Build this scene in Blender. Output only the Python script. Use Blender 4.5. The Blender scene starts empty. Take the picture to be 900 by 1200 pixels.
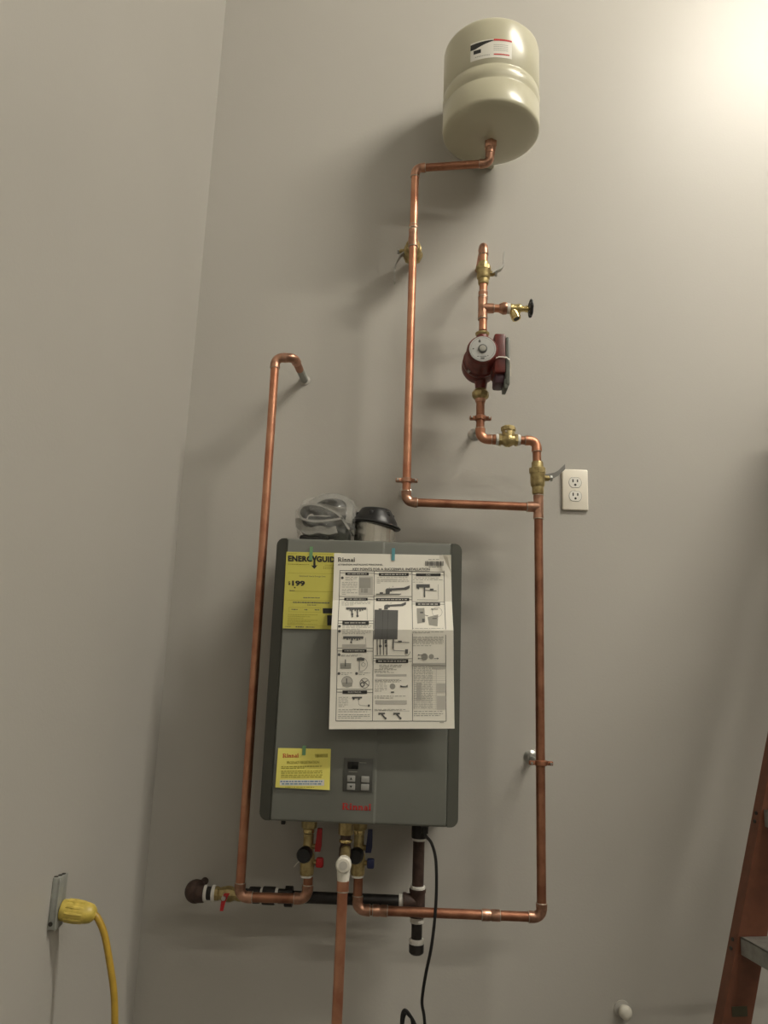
import bpy, bmesh, math, random
from mathutils import Vector, Matrix, noise
random.seed(4)
S = bpy.context.scene
COL = S.collection
V = Vector
rad = math.radians

# ------------------------------------------------------------------ camera
cam_data = bpy.data.cameras.new('camera')
cam = bpy.data.objects.new('camera', cam_data)
COL.objects.link(cam)
S.camera = cam
cam_data.sensor_fit = 'VERTICAL'
cam_data.sensor_height = 36.0
cam_data.lens = 27.0
cam_data.clip_start = 0.05
cam.matrix_world = (Matrix.Translation((0, -2.1, 1.55)) @ Matrix.Rotation(rad(1.0), 4, 'Z')
                    @ Matrix.Rotation(rad(90 + 11.86), 4, 'X') @ Matrix.Rotation(rad(2.05), 4, 'Z'))

# ------------------------------------------------------------------ world, exposure, lamps
S.view_settings.view_transform = 'Standard'
S.view_settings.look = 'None'
S.view_settings.gamma = 1
S.view_settings.use_curve_mapping = False
S.view_settings.exposure = -0.12
world = bpy.data.worlds.new('world')
S.world = world
world.use_nodes = True
world.node_tree.nodes['Background'].inputs[0].default_value = (1, .93, .8, 1)
world.node_tree.nodes['Background'].inputs[1].default_value = 0.03
LAMP_COL = (1.0, .94, .82)
# strip lamps hung under the ceiling, the last an added fill lamp: (x, y, z, length, lens radius, radiance); each lens is the lamp's glowing tube
LAMPS = [(2.40, -1.75, 5.08, 1.7, .065, 205.0),
         (4.00, -4.40, 5.30, 2.4, .065, 62.0),
         (1.80, -5.60, 5.30, 2.4, .065, 26.0)]  # unseen fill lamp, added to lighten the ladder's shadow on the wall

# ------------------------------------------------------------------ materials
def mat(name, col, rough=.5, metal=0.0, spec=.5, var=0.0, vscale=20, col2=None, bump=0.0, bscale=200,
        emit=None, estr=0, alpha=1.0, trans=0.0, coat=0.0):
    m = bpy.data.materials.new(name); m.use_nodes = True
    nt = m.node_tree; b = nt.nodes['Principled BSDF']
    b.inputs['Base Color'].default_value = (*col, 1)
    b.inputs['Roughness'].default_value = rough
    b.inputs['Metallic'].default_value = metal
    b.inputs['Specular IOR Level'].default_value = spec
    b.inputs['Alpha'].default_value = alpha
    b.inputs['Transmission Weight'].default_value = trans
    b.inputs['Coat Weight'].default_value = coat
    tc = nt.nodes.new('ShaderNodeTexCoord')
    if var or col2:
        n = nt.nodes.new('ShaderNodeTexNoise'); n.inputs['Scale'].default_value = vscale
        n.inputs['Detail'].default_value = 4
        nt.links.new(tc.outputs['Object'], n.inputs['Vector'])
        r = nt.nodes.new('ShaderNodeValToRGB')
        c2 = col2 if col2 else tuple(c * (1 - var) for c in col)
        r.color_ramp.elements[0].position = .38; r.color_ramp.elements[0].color = (*c2, 1)
        r.color_ramp.elements[1].position = .62; r.color_ramp.elements[1].color = (*col, 1)
        nt.links.new(n.outputs['Fac'], r.inputs[0]); nt.links.new(r.outputs[0], b.inputs['Base Color'])
    if bump:
        n = nt.nodes.new('ShaderNodeTexNoise'); n.inputs['Scale'].default_value = bscale
        nt.links.new(tc.outputs['Object'], n.inputs['Vector'])
        bp = nt.nodes.new('ShaderNodeBump'); bp.inputs['Strength'].default_value = bump
        bp.inputs['Distance'].default_value = .002
        nt.links.new(n.outputs['Fac'], bp.inputs['Height']); nt.links.new(bp.outputs[0], b.inputs['Normal'])
    if emit:
        b.inputs['Emission Color'].default_value = (*emit, 1); b.inputs['Emission Strength'].default_value = estr
    return m

M = dict(
    wall=mat('wall_paint', (.474, .455, .415), .37, spec=.28, var=.03, vscale=1.5, bump=.12, bscale=160),
    floor=mat('concrete', (.13, .125, .115), .7, var=.25, vscale=3, bump=.2, bscale=60),
    ceiling=mat('ceiling_paint', (.22, .215, .20), .8, var=.04, vscale=2),
    copper=mat('copper', (.62, .315, .195), .36, metal=.85, col2=(.47, .20, .12), vscale=16, bump=.05, bscale=60),
    copper_dark=mat('brown_copper', (.42, .195, .115), .40, metal=.8, col2=(.28, .12, .07), vscale=22, bump=.05, bscale=60),
    elbow=mat('copper_fitting', (.58, .32, .22), .33, metal=.85, col2=(.33, .18, .12), vscale=45),
    solder=mat('solder', (.58, .50, .40), .4, metal=.6, var=.3, vscale=150),
    brass=mat('brass', (.52, .42, .20), .38, metal=.7, col2=(.33, .25, .11), vscale=60, bump=.1, bscale=120),
    brass_bright=mat('bright_brass', (.78, .62, .28), .25, metal=.85, var=.15, vscale=80),
    iron=mat('black_iron', (.028, .024, .022), .5, metal=.3, var=.3, vscale=60, bump=.25, bscale=200),
    iron_brown=mat('dark_malleable_iron', (.075, .045, .035), .6, metal=.3, var=.35, vscale=60, bump=.3, bscale=200),
    tape=mat('sealing_tape', (.78, .76, .70), .6, var=.12, vscale=120),
    steel=mat('steel', (.55, .55, .52), .32, metal=.9, var=.1, vscale=60),
    lever=mat('lever_steel', (.46, .45, .42), .4, metal=.5, var=.1, vscale=40),
    lever_dark=mat('dark_lever_steel', (.22, .215, .20), .45, metal=.4, var=.1, vscale=40),
    tank=mat('tank_enamel', (.52, .495, .365), .28, spec=.6, var=.02, vscale=6),
    housing=mat('housing_grey', (.165, .170, .150), .42, spec=.5, var=.04, vscale=8, bump=.03, bscale=400),
    trim=mat('trim_grey', (.066, .068, .056), .45, var=.05, vscale=10),
    panel=mat('control_grey', (.075, .076, .068), .4, var=.04, vscale=20),
    display=mat('display_black', (.004, .004, .004), .15),
    button=mat('button_grey', (.30, .30, .28), .5, var=.04, vscale=50),
    black=mat('black_plastic', (.012, .012, .012), .38, var=.2, vscale=40),
    rubber=mat('black_cord', (.010, .010, .010), .5, var=.2, vscale=60),
    red=mat('red_lever', (.45, .012, .015), .4, var=.1, vscale=60),
    blue=mat('navy_lever', (.018, .024, .085), .4, var=.1, vscale=60),
    pump=mat('pump_red', (.17, .026, .018), .42, col2=(.10, .018, .014), vscale=30, bump=.15, bscale=150),
    pump_dark=mat('pump_purple', (.075, .030, .045), .45, var=.1, vscale=30),
    disc=mat('brushed_aluminium', (.48, .48, .46), .42, metal=.35, var=.06, vscale=60),
    boxgrey=mat('cover_grey', (.12, .13, .11), .45, var=.1, vscale=40),
    paper=mat('white_paper', (.84, .81, .72), .6, var=.02, vscale=8),
    yellow=mat('yellow_paper', (.61, .565, .11), .5, var=.04, vscale=14),
    card=mat('yellow_card', (.80, .73, .17), .5, var=.04, vscale=14),
    ink=mat('black_ink', (.02, .02, .018), .6),
    ink_grey=mat('grey_ink', (.33, .32, .28), .6),
    ink_mid=mat('dark_grey_ink', (.10, .10, .095), .6),
    ink_light=mat('light_grey_ink', (.50, .48, .43), .6),
    ink_olive=mat('olive_ink', (.34, .30, .04), .6),
    ink_red=mat('red_ink', (.50, .02, .02), .5),
    ink_blue=mat('blue_ink', (.12, .22, .34), .5),
    ink_white=mat('white_ink', (.72, .70, .63), .6),
    mtape=mat('painters_tape', (.12, .35, .40), .5, var=.1, vscale=80),
    mtape_g=mat('green_tape', (.16, .33, .16), .5, var=.1, vscale=80),
    ctape=mat('clear_tape', (.36, .37, .34), .25),
    cover=mat('cover_ivory', (.86, .81, .70), .35, var=.01, vscale=20),
    recept=mat('receptacle_white', (.86, .84, .77), .3, var=.01, vscale=20),
    slot=mat('slot_dark', (.03, .026, .02), .6),
    boxmetal=mat('box_steel', (.36, .37, .34), .45, metal=.2, var=.15, vscale=60),
    plug=mat('plug_yellow', (.66, .51, .11), .38, col2=(.50, .38, .07), vscale=70),
    ycord=mat('cord_yellow', (.46, .29, .035), .4, var=.12, vscale=60),
    fibreglass=mat('orange_fibreglass', (.175, .062, .032), .5, var=.18, vscale=30, bump=.1, bscale=120),
    alu=mat('ladder_aluminium', (.34, .34, .31), .5, metal=.35, var=.2, vscale=40),
    sticker=mat('sticker_olive', (.06, .055, .03), .5),
    felt=mat('grey_felt', (.33, .32, .29), .75, var=.15, vscale=60),
    film=mat('clear_film', (.80, .80, .76), .12, spec=.9, alpha=.15, bump=.9, bscale=45),
    stainless=mat('stainless', (.62, .60, .55), .22, metal=.9, var=.12, vscale=12),
    plastic=mat('white_plastic', (.74, .71, .62), .35, var=.04, vscale=40),
    lampmetal=mat('lamp_housing', (.7, .7, .68), .4, var=.03),
)

# ------------------------------------------------------------------ mesh helpers
def frame(ax):
    ax = V(ax).normalized()
    h = V((0, 0, 1)) if abs(ax.z) < .9 else V((1, 0, 0))
    a = ax.cross(h).normalized(); b = ax.cross(a).normalized()
    return ax, a, b

class MB:
    def __init__(s): s.bm = bmesh.new()
    def face(s, pts):
        vs = [s.bm.verts.new(p) for p in pts]
        return s.bm.faces.new(vs)
    def box(s, c, size, bev=0, rot=None, seg=2):
        r = bmesh.ops.create_cube(s.bm, size=1)
        vs = r['verts']
        bmesh.ops.scale(s.bm, vec=V(size), verts=vs)
        if bev:
            es = list({e for v in vs for e in v.link_edges})
            g = bmesh.ops.bevel(s.bm, geom=es, offset=bev, segments=seg, affect='EDGES', profile=.5)
            vs = list({v for f in g['faces'] for v in f.verts} | {v for v in vs if v.is_valid})
        if rot is not None: bmesh.ops.transform(s.bm, matrix=rot.to_4x4(), verts=vs)
        bmesh.ops.translate(s.bm, vec=V(c), verts=vs)
        return s
    def lathe(s, prof, o, ax, seg=24, close=True, rot0=0.0):
        ax, a, b = frame(ax); o = V(o); rings = []
        for t, r in prof:
            r = max(r, 1e-5)
            rings.append([s.bm.verts.new(o + ax * t + (a * math.cos(rot0 + 2 * math.pi * k / seg) + b * math.sin(rot0 + 2 * math.pi * k / seg)) * r) for k in range(seg)])
        for i in range(len(rings) - 1):
            for k in range(seg):
                k2 = (k + 1) % seg
                s.bm.faces.new((rings[i][k], rings[i][k2], rings[i + 1][k2], rings[i + 1][k]))
        if close:
            s.bm.faces.new(rings[0]); s.bm.faces.new(rings[-1])
        return s
    def cyl(s, p0, p1, r, r2=None, seg=20, rot0=0.0):
        p0, p1 = V(p0), V(p1); L = (p1 - p0).length
        return s.lathe([(0, r), (L, r if r2 is None else r2)], p0, p1 - p0, seg, True, rot0)
    def tube(s, path, r, seg=14, caps=True):
        P = [V(p) for p in path]; n = len(P); rings = []
        t = (P[1] - P[0]).normalized(); _, a, b = frame(t)
        for i in range(n):
            t2 = (P[min(i + 1, n - 1)] - P[max(i - 1, 0)]).normalized()
            q = t.rotation_difference(t2); a = q @ a; b = q @ b; t = t2
            rr = r[i] if isinstance(r, (list, tuple)) else r
            rings.append([s.bm.verts.new(P[i] + (a * math.cos(2 * math.pi * k / seg) + b * math.sin(2 * math.pi * k / seg)) * rr) for k in range(seg)])
        for i in range(n - 1):
            for k in range(seg):
                k2 = (k + 1) % seg
                s.bm.faces.new((rings[i][k], rings[i][k2], rings[i + 1][k2], rings[i + 1][k]))
        if caps: s.bm.faces.new(rings[0]); s.bm.faces.new(rings[-1])
        return s
    def strip(s, path, w, th, wdir):
        """flat bar: rectangular section swept along a path, width along wdir"""
        P = [V(p) for p in path]; n = len(P); wd = V(wdir).normalized(); rings = []
        for i in range(n):
            t = (P[min(i + 1, n - 1)] - P[max(i - 1, 0)]).normalized()
            nn = t.cross(wd).normalized()
            ww = w[i] if isinstance(w, (list, tuple)) else w
            rings.append([s.bm.verts.new(P[i] + wd * sx * ww / 2 + nn * sy * th / 2) for sx, sy in ((1, 1), (1, -1), (-1, -1), (-1, 1))])
        for i in range(n - 1):
            for k in range(4):
                k2 = (k + 1) % 4
                s.bm.faces.new((rings[i][k], rings[i][k2], rings[i + 1][k2], rings[i + 1][k]))
        s.bm.faces.new(rings[0]); s.bm.faces.new(rings[-1])
        return s
    def prism(s, poly, fn0, fn1):
        a = [s.bm.verts.new(fn0(p)) for p in poly]; b = [s.bm.verts.new(fn1(p)) for p in poly]
        n = len(poly); s.bm.faces.new(a); s.bm.faces.new(b)
        for k in range(n):
            s.bm.faces.new((a[k], a[(k + 1) % n], b[(k + 1) % n], b[k]))
        return s
    def ball(s, c, r, u=16, v=10, scale=(1, 1, 1)):
        g = bmesh.ops.create_uvsphere(s.bm, u_segments=u, v_segments=v, radius=r)
        bmesh.ops.scale(s.bm, vec=V(scale), verts=g['verts'])
        bmesh.ops.translate(s.bm, vec=V(c), verts=g['verts'])
        return s
    def build(s, name, material, parent=None, angle=38, recalc=True):
        if recalc: bmesh.ops.recalc_face_normals(s.bm, faces=s.bm.faces[:])
        base = root_loc(parent) if parent else V((0, 0, 0))
        if parent: bmesh.ops.translate(s.bm, vec=-base, verts=s.bm.verts[:])
        me = bpy.data.meshes.new(name); s.bm.to_mesh(me); s.bm.free()
        for p in me.polygons: p.use_smooth = True
        me.set_sharp_from_angle(angle=rad(angle))
        me.materials.append(material)
        o = bpy.data.objects.new(name, me); COL.objects.link(o)
        if parent: o.parent = parent
        return o

def root_loc(o):
    while o.parent: o = o.parent
    return o.location.copy()

def thing(name, label, cat, loc, group=None):
    o = bpy.data.objects.new(name, None); COL.objects.link(o)
    o.location = loc; o.empty_display_size = .02
    o['label'] = label; o['category'] = cat
    if group: o['group'] = group
    return o
def tag(o, label, cat, group=None):
    o['label'] = label; o['category'] = cat
    if group: o['group'] = group
    return o
def struct(name, mb, m):
    o = mb.build(name, m); o['kind'] = 'structure'; return o
def arc(c, r, a0, a1, n):
    return [(c[0] + r * math.cos(a0 + (a1 - a0) * i / n), c[1] + r * math.sin(a0 + (a1 - a0) * i / n)) for i in range(n + 1)]
def catmull(P, n=8):
    P = [V(p) for p in P]; out = []
    for i in range(len(P) - 1):
        p0 = P[max(i - 1, 0)]; p1 = P[i]; p2 = P[i + 1]; p3 = P[min(i + 2, len(P) - 1)]
        for k in range(n):
            t = k / n
            out.append(.5 * ((2 * p1) + (-p0 + p2) * t + (2 * p0 - 5 * p1 + 4 * p2 - p3) * t * t + (-p0 + 3 * p1 - 3 * p2 + p3) * t ** 3))
    out.append(P[-1]); return out

# ------------------------------------------------------------------ room shell
XL, XR, YB, YF, ZC = -.61, 7.0, 0.0, -9.0, 6.1
struct('wall_back', MB().box(((XL + XR) / 2, .06, ZC / 2), (XR - XL + .24, .12, ZC)), M['wall'])
struct('wall_left', MB().box((XL - .06, YF / 2, ZC / 2), (.12, -YF, ZC)), M['wall'])
struct('wall_right', MB().box((XR + .06, YF / 2, ZC / 2), (.12, -YF, ZC)), M['wall'])
struct('wall_front', MB().box(((XL + XR) / 2, YF - .06, ZC / 2), (XR - XL + .24, .12, ZC)), M['wall'])
struct('floor', MB().box(((XL + XR) / 2, YF / 2, -.06), (XR - XL + .24, -YF + .24, .12)), M['floor'])
struct('ceiling', MB().box(((XL + XR) / 2, YF / 2, ZC + .06), (XR - XL + .24, -YF + .24, .12)), M['ceiling'])

# ------------------------------------------------------------------ lamp fixtures (their light is set at the top)
lamp_labels = ['white strip lamp under the ceiling nearest the water heater wall',
               'white strip lamp under the ceiling farthest right in the room',
               'added white fill lamp under the ceiling behind the camera']
for i, ((x, y, z, L, w, P), lab) in enumerate(zip(LAMPS, lamp_labels)):
    t = thing('strip_lamp', lab, 'lamp', (x, y, z), 'strip lamps under the ceiling')
    MB().box((x, y, z + w + .02), (L + .06, w * 2.4, .05), .01).build('housing', M['lampmetal'], t)
    lm = mat('lamp_glow', (.9, .9, .85), .5, emit=LAMP_COL, estr=P)
    MB().cyl((x - L / 2, y, z), (x + L / 2, y, z), w, seg=16).build('tube', lm, t)
    for s in (-1, 1):
        MB().box((x + s * (L / 2 + .012), y, z + .01), (.03, w * 2.3, w * 2.2), .01).build('end_cap', M['lampmetal'], t)
        MB().cyl((x + s * L * .35, y, z + w + .04), (x + s * L * .35, y, ZC), .006, seg=8).build('hanger', M['steel'], t)

# ------------------------------------------------------------------ plumbing helpers
R34 = .0111
def ring(p, d, r, w, parent, m='solder', name='solder_joint', seg=20):
    p, d = V(p), V(d).normalized()
    return MB().lathe([(-w / 2, r * .96), (-w / 4, r), (w / 4, r), (w / 2, r * .96)], p, d, seg).build(name, M[m], parent)

def elbow(root, C, d0, d1, r=R34, rb=.019, hub=.011, m='elbow', ends=(True, True), sm='solder'):
    """90 degree fitting: comes along d0, leaves along d1, corner at C"""
    C, d0, d1 = V(C), V(d0).normalized(), V(d1).normalized()
    half = d0.angle(d1) / 2; t = rb * math.tan(half)
    p = []
    A = C - d0 * t; B = C + d1 * t
    n0 = (d1 - d0 * d1.dot(d0)).normalized(); O = A + n0 * rb
    tot = d0.angle(d1)
    for i in range(11):
        a = tot * i / 10
        p.append(O + (-n0 * math.cos(a) + d0 * math.sin(a)) * rb)
    path = [A - d0 * hub, A - d0 * .001] + p[1:-1] + [B + d1 * .001, B + d1 * hub]
    ro = r + .0016
    e = MB().tube(path, [ro + .0008, ro + .0004] + [ro] * (len(path) - 4) + [ro + .0004, ro + .0008], 18).build('elbow', M[m], root)
    if ends[0]: ring(A - d0 * hub, d0, r + .0021, .0028, root, sm)
    if ends[1]: ring(B + d1 * hub, d1, r + .0021, .0028, root, sm)
    return e

def run(root, pts, r=R34, m='copper', em='elbow', rb=.019, hub=.011, names=None, mats=None, sm='solder'):
    pts = [V(p) for p in pts]; n = len(pts)
    for i in range(n - 1):
        d = (pts[i + 1] - pts[i]).normalized()
        a = pts[i] + (d * rb if i > 0 else V((0, 0, 0)))
        b = pts[i + 1] - (d * rb if i < n - 2 else V((0, 0, 0)))
        if (b - a).dot(d) > .002:
            MB().cyl(a, b, r, seg=22).build('pipe', M[mats[i] if mats else m], root)
    for i in range(1, n - 1):
        elbow(root, pts[i], pts[i] - pts[i - 1], pts[i + 1] - pts[i], r, rb, hub, em, sm=sm)

def coupling(root, p, d, L=.036, r=R34, m='elbow', name='coupling'):
    p, d = V(p), V(d).normalized()
    MB().lathe([(-L / 2, r + .0022), (-.003, r + .0022), (-.001, r + .0012), (.001, r + .0012), (.003, r + .0022), (L / 2, r + .0022)], p, d, 22).build(name, M[m], root)
    ring(p - d * L / 2, d, r + .0023, .0024, root); ring(p + d * L / 2, d, r + .0023, .0024, root)

def tee(root, p, d, b, L=.05, bl=.027, r=R34, m='elbow'):
    p, d, b = V(p), V(d).normalized(), V(b).normalized(); ro = r + .0018
    mb = MB().lathe([(-L / 2, ro + .0006), (-L / 2 + .012, ro), (L / 2 - .012, ro), (L / 2, ro + .0006)], p, d, 22)
    mb.lathe([(0, ro + .001), (ro + .004, ro + .0008), (bl, ro + .0006)], p, b, 22)
    mb.build('tee', M[m], root)
    ring(p - d * L / 2, d, ro + .0009, .0024, root); ring(p + d * L / 2, d, ro + .0009, .0024, root)
    ring(p + b * bl, b, ro + .0009, .0024, root)

def ball_valve(root, a, b, stem, lever, R=.0195, bm='brass', tone='lever', lw=.017):
    """brass ball valve from a to b; stem = direction of stem, lever = path of the steel lever"""
    a, b = V(a), V(b); L = (b - a).length; d = (b - a) / L
    MB().lathe([(0, R * .74), (L * .05, R * .80), (L * .22, R * .80), (L * .25, R * .92), (L * .36, R), (L * .62, R),
                (L * .66, R * 1.06), (L * .80, R * 1.06), (L * .82, R * .82), (L * .96, R * .80), (L, R * .74)], a, d, 28).build('valve_body', M[bm], root)
    MB().lathe([(0, R * 1.14), (L * .16, R * 1.14)], a + d * L * .64, d, 8).build('hex_collar', M[bm], root)
    c = (a + b) / 2; st = V(stem).normalized()
    MB().cyl(c, c + st * (R + .010), .0075, seg=14).build('stem_boss', M[bm], root)
    MB().cyl(c + st * (R + .008), c + st * (R + .019), .0048, seg=10).build('stem', M['brass'], root)
    MB().lathe([(0, .0080), (.006, .0080)], c + st * (R + .013), st, 6).build('stem_nut', M['steel'], root)
    wd = d if abs(d.dot((V(lever[1]) - V(lever[0])).normalized())) < .8 else V(lever[1]) - V(lever[0])
    if abs(d.dot((V(lever[-1]) - V(lever[0])).normalized())) > .85: wd = st.cross(d)
    MB().strip([V(p) for p in lever], lw, .0036, wd).build('lever', M[tone], root)

def hanger(label, p, ax, wall, cat='pipe clamp', r=R34, m='copper_dark', cup=False, wx=0.0):
    """split clamp with two ears and screws, carried by a rod from a round wall flange"""
    p = V(p)
    t = thing('pipe_hanger', label, cat, (p.x, 0, p.z), 'split clamps holding the copper pipes to the wall')
    MB().lathe([(-.0065, r + .0022), (-.005, r + .0045), (.005, r + .0045), (.0065, r + .0022)], p, ax, 22).build('clamp_ring', M[m], t)
    for s in (-1, 1):
        e = MB().box(p + V((s * (r + .0105), 0, 0)), (.015, .0135, .010), .002)
        e.build('ear', M[m], t)
        MB().cyl(p + V((s * (r + .0125), -.013, 0)), p + V((s * (r + .0125), .011, 0)), .0028, seg=8).build('screw', M['steel'], t)
    MB().cyl(p + V((0, r + .003, 0)), V((p.x + wx, -.004, p.z)), .0048, seg=10).build('rod', M['steel'], t)
    MB().lathe([(0, .018), (.002, .018), (.005, .012), (.010, .008), (.018, .0075)], V((p.x + wx, -.0003, p.z)), (0, -1, 0), 20).build('wall_flange', M['steel'], t)
    return t

# ------------------------------------------------------------------ left copper pipe
t = thing('copper_pipe', 'tall copper pipe left of the water heater, bending into the wall at its top', 'pipe', (-.342, -.15, 1.02))
Yp = -.15
MB().cyl((-.2805, .0, 2.374), (-.2865, -.075, 2.3765), R34 - .0006, seg=20).build('painted_stub', M['boxmetal'], t)
MB().lathe([(0, .016), (.002, .016), (.004, .0125)], (-.2805, 0, 2.374), (0, -1, 0), 20).build('wall_ring', M['wall'], t)
run(t, [(-.2865, -.074, 2.3765), (-.292, Yp, 2.379), (-.343, Yp, 2.377), (-.3415, Yp, 1.024), (-.182, Yp, 1.026), (-.182, Yp, 1.075)],
    mats=['copper_dark', 'elbow', 'copper', 'copper_dark', 'copper_dark'])

# ------------------------------------------------------------------ right riser, up to the tee and the lower ball valve
Y1 = -.14
t = thing('copper_riser', 'long copper pipe right of the heater, running from its underside up past the outlet', 'pipe', (.369, Y1, 1.0))
run(t, [(-.064, Y1, 1.075), (-.064, Y1, 1.004), (.369, Y1, 1.004), (.3675, Y1, 2.04)], m='copper_dark')
coupling(t, (.250, Y1, 1.004), (1, 0, 0), .042)
coupling(t, (-.010, Y1, 1.004), (1, 0, 0), .034)
tee(t, (.3676, Y1, 1.988), (0, 0, 1), (-1, 0, 0), L=.062, bl=.030)

# ------------------------------------------------------------------ expansion pipe: tee, long vertical, up to the tank
t = thing('copper_pipe', 'copper pipe running from the riser tee left and up to the expansion tank', 'pipe', (.021, Y1, 1.99))
run(t, [(.337, Y1, 1.988), (.0225, Y1, 1.990), (.0205, Y1, 2.975), (.230, -.165, 2.978), (.2315, -.170, 3.012)],
    mats=['copper_dark', 'copper', 'copper_dark', 'copper'], hub=.010)
coupling(t, (.0208, Y1, 2.788), (0, 0, 1), .010, name='coupling')
MB().lathe([(0, R34 + .0025), (.010, R34 + .0025), (.012, R34 + .0032), (.020, R34 + .0032)], (.2315, -.170, 3.004), (0, 0, 1), 22).build('adapter', M['elbow'], t)
tee(t, (.0206, Y1, 2.752), (0, 0, 1), (0, 1, 0), L=.052, bl=.024)

t = thing('ball_valve', 'brass ball valve behind the tall copper pipe below the tank, its steel lever hanging left', 'valve', (.021, -.07, 2.752))
MB().cyl((.0206, -.115, 2.752), (.0215, 0, 2.750), R34, seg=18).build('pipe', M['copper_dark'], t)
ball_valve(t, (.021, -.108, 2.752), (.0215, -.032, 2.751), (-1, 0, 0),
           [(-.002, -.07, 2.748), (-.014, -.07, 2.738), (-.026, -.072, 2.716), (-.030, -.074, 2.690), (-.029, -.075, 2.650)], R=.026, bm='brass')

# ------------------------------------------------------------------ recirculation line, top to pump
t = thing('copper_pipe', 'short copper pipe from the wall down to the red pump, with a side branch', 'pipe', (.218, Y1, 2.48))
run(t, [(.2215, 0, 2.738), (.2195, Y1, 2.7385), (.2190, Y1, 2.478)], m='copper', rb=.020)
tee(t, (.2180, Y1, 2.545), (0, 0, 1), (1, 0, 0), L=.066, bl=.030)
coupling(t, (.2186, Y1, 2.583), (0, 0, 1), .020)
MB().cyl((.240, Y1, 2.545), (.272, Y1, 2.546), R34, seg=20).build('pipe', M['copper'], t)
MB().lathe([(0, .0125), (.007, .0150), (.010, .0172), (.019, .0172), (.021, .0160)], (.263, Y1, 2.546), (1, 0, 0), 24).build('female_adapter', M['elbow'], t)
t = thing('ball_valve', 'brass ball valve above the red pump, its lever pointing up on the right', 'valve', (.219, Y1, 2.62))
ball_valve(t, (.2190, Y1, 2.616), (.2190, Y1, 2.683), (1, 0, 0),
           [(.243, Y1, 2.648), (.252, Y1, 2.656), (.268, Y1, 2.664), (.274, Y1, 2.676), (.277, Y1, 2.716)], R=.0185)

t = thing('drain_valve', 'brass drain valve with black handwheel on the branch above the red pump', 'valve', (.30, Y1, 2.52))
ring((.288, Y1, 2.546), (1, 0, 0), .0148, .010, t, 'tape', 'sealing_tape')
MB().lathe([(0, .0125), (.004, .0135), (.008, .0120), (.020, .0125), (.026, .0140), (.030, .0125), (.032, .0085), (.043, .0080), (.044, .0095), (.050, .0095), (.051, .004), (.056, .004)],
           (.292, Y1, 2.546), (1, 0, 0), 24).build('valve_body', M['brass_bright'], t)
MB().lathe([(0, .0095), (.014, .0095), (.016, .0130), (.030, .0135), (.031, .0125), (.035, .0125)], (.299, Y1, 2.546), (.35, -.15, -1), 22).build('spout', M['brass_bright'], t)
MB().lathe([(.0352, .0085), (.0354, .0085)], (.299, Y1, 2.546), (.35, -.15, -1), 16).build('spout_bore', M['slot'], t)
w = MB()
w.lathe([(-.003, .006), (-.003, .009), (.003, .009), (.003, .006)], (.350, Y1, 2.548), (1, 0, 0), 16)
w.tube([V((.350, Y1 + .019 * (1 + .10 * math.cos(a * 6)) * math.cos(a), 2.548 + .019 * (1 + .10 * math.cos(a * 6)) * math.sin(a))) for a in [2 * math.pi * i / 48 for i in range(49)]], .0050, 8, False)
for k in range(6):
    a = math.pi * 2 * k / 6
    w.cyl((.350, Y1, 2.548), (.350, Y1 + .020 * math.cos(a), 2.548 + .020 * math.sin(a)), .003, seg=6)
w.build('handwheel', M['black'], t)
MB().lathe([(0, .005), (.004, .005)], (.353, Y1, 2.548), (1, 0, 0), 6).build('handwheel_nut', M['brass'], t)

# ------------------------------------------------------------------ circulator pump
t = thing('circulator_pump', 'red circulator pump with round silver face plate and box on its right', 'pump', (.214, Y1, 2.30))
cz = 2.376; cx = .2065
MB().lathe([(0, .0150), (.006, .0190), (.010, .0190), (.013, .0145)], (.2175, Y1, 2.460), (0, 0, 1), 24).build('top_flange', M['brass'], t)
mb = MB()   # volute on the pipe axis
mb.lathe([(0, .030), (.010, .044), (.022, .049), (.046, .049), (.056, .044)], (.212, -.105, cz), (0, -1, 0), 32)
mb.lathe([(0, .0155), (.010, .0150), (.030, .0175), (.05, .026), (.09, .030), (.125, .026), (.150, .0175), (.165, .0160)], (.2145, Y1, 2.301), (.02, 0, 1), 24)
mb.build('volute', M['pump'], t)
mb = MB()
mb.lathe([(0, .045), (.004, .0465), (.012, .0465), (.014, .0425), (.030, .0425), (.032, .0415), (.078, .0405), (.084, .0385), (.088, .0365)], (.210, -.160, cz), V((cx - .2100, -.088, 0)), 40)
mb.build('motor_housing', M['pump'], t)
for k in range(4):
    a = math.pi / 4 + k * math.pi / 2
    q = V((.2096 + .042 * math.cos(a), -.166, cz + .042 * math.sin(a)))
    MB().cyl(q, q + V((0, -.014, 0)), .0048, seg=6).build('bolt', M['steel'], t)
dax = V((cx - .2100, -.088, 0)).normalized()
fc = V((.210, -.160, cz)) + dax * .0882
fp = MB().lathe([(0, .0345), (.0012, .0345), (.0018, .0338)], fc, dax, 40).build('face_plate', M['disc'], t)
MB().lathe([(0, .0118), (.003, .0118), (.0045, .0100)], fc + dax * .0015, dax, 24).build('vent_screw_ring', M['ink_mid'], fp)
MB().lathe([(0, .0088), (.0012, .0080), (.002, .004)], fc + dax * .0055, dax, 20).build('vent_screw', M['ink_grey'], fp)
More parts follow.
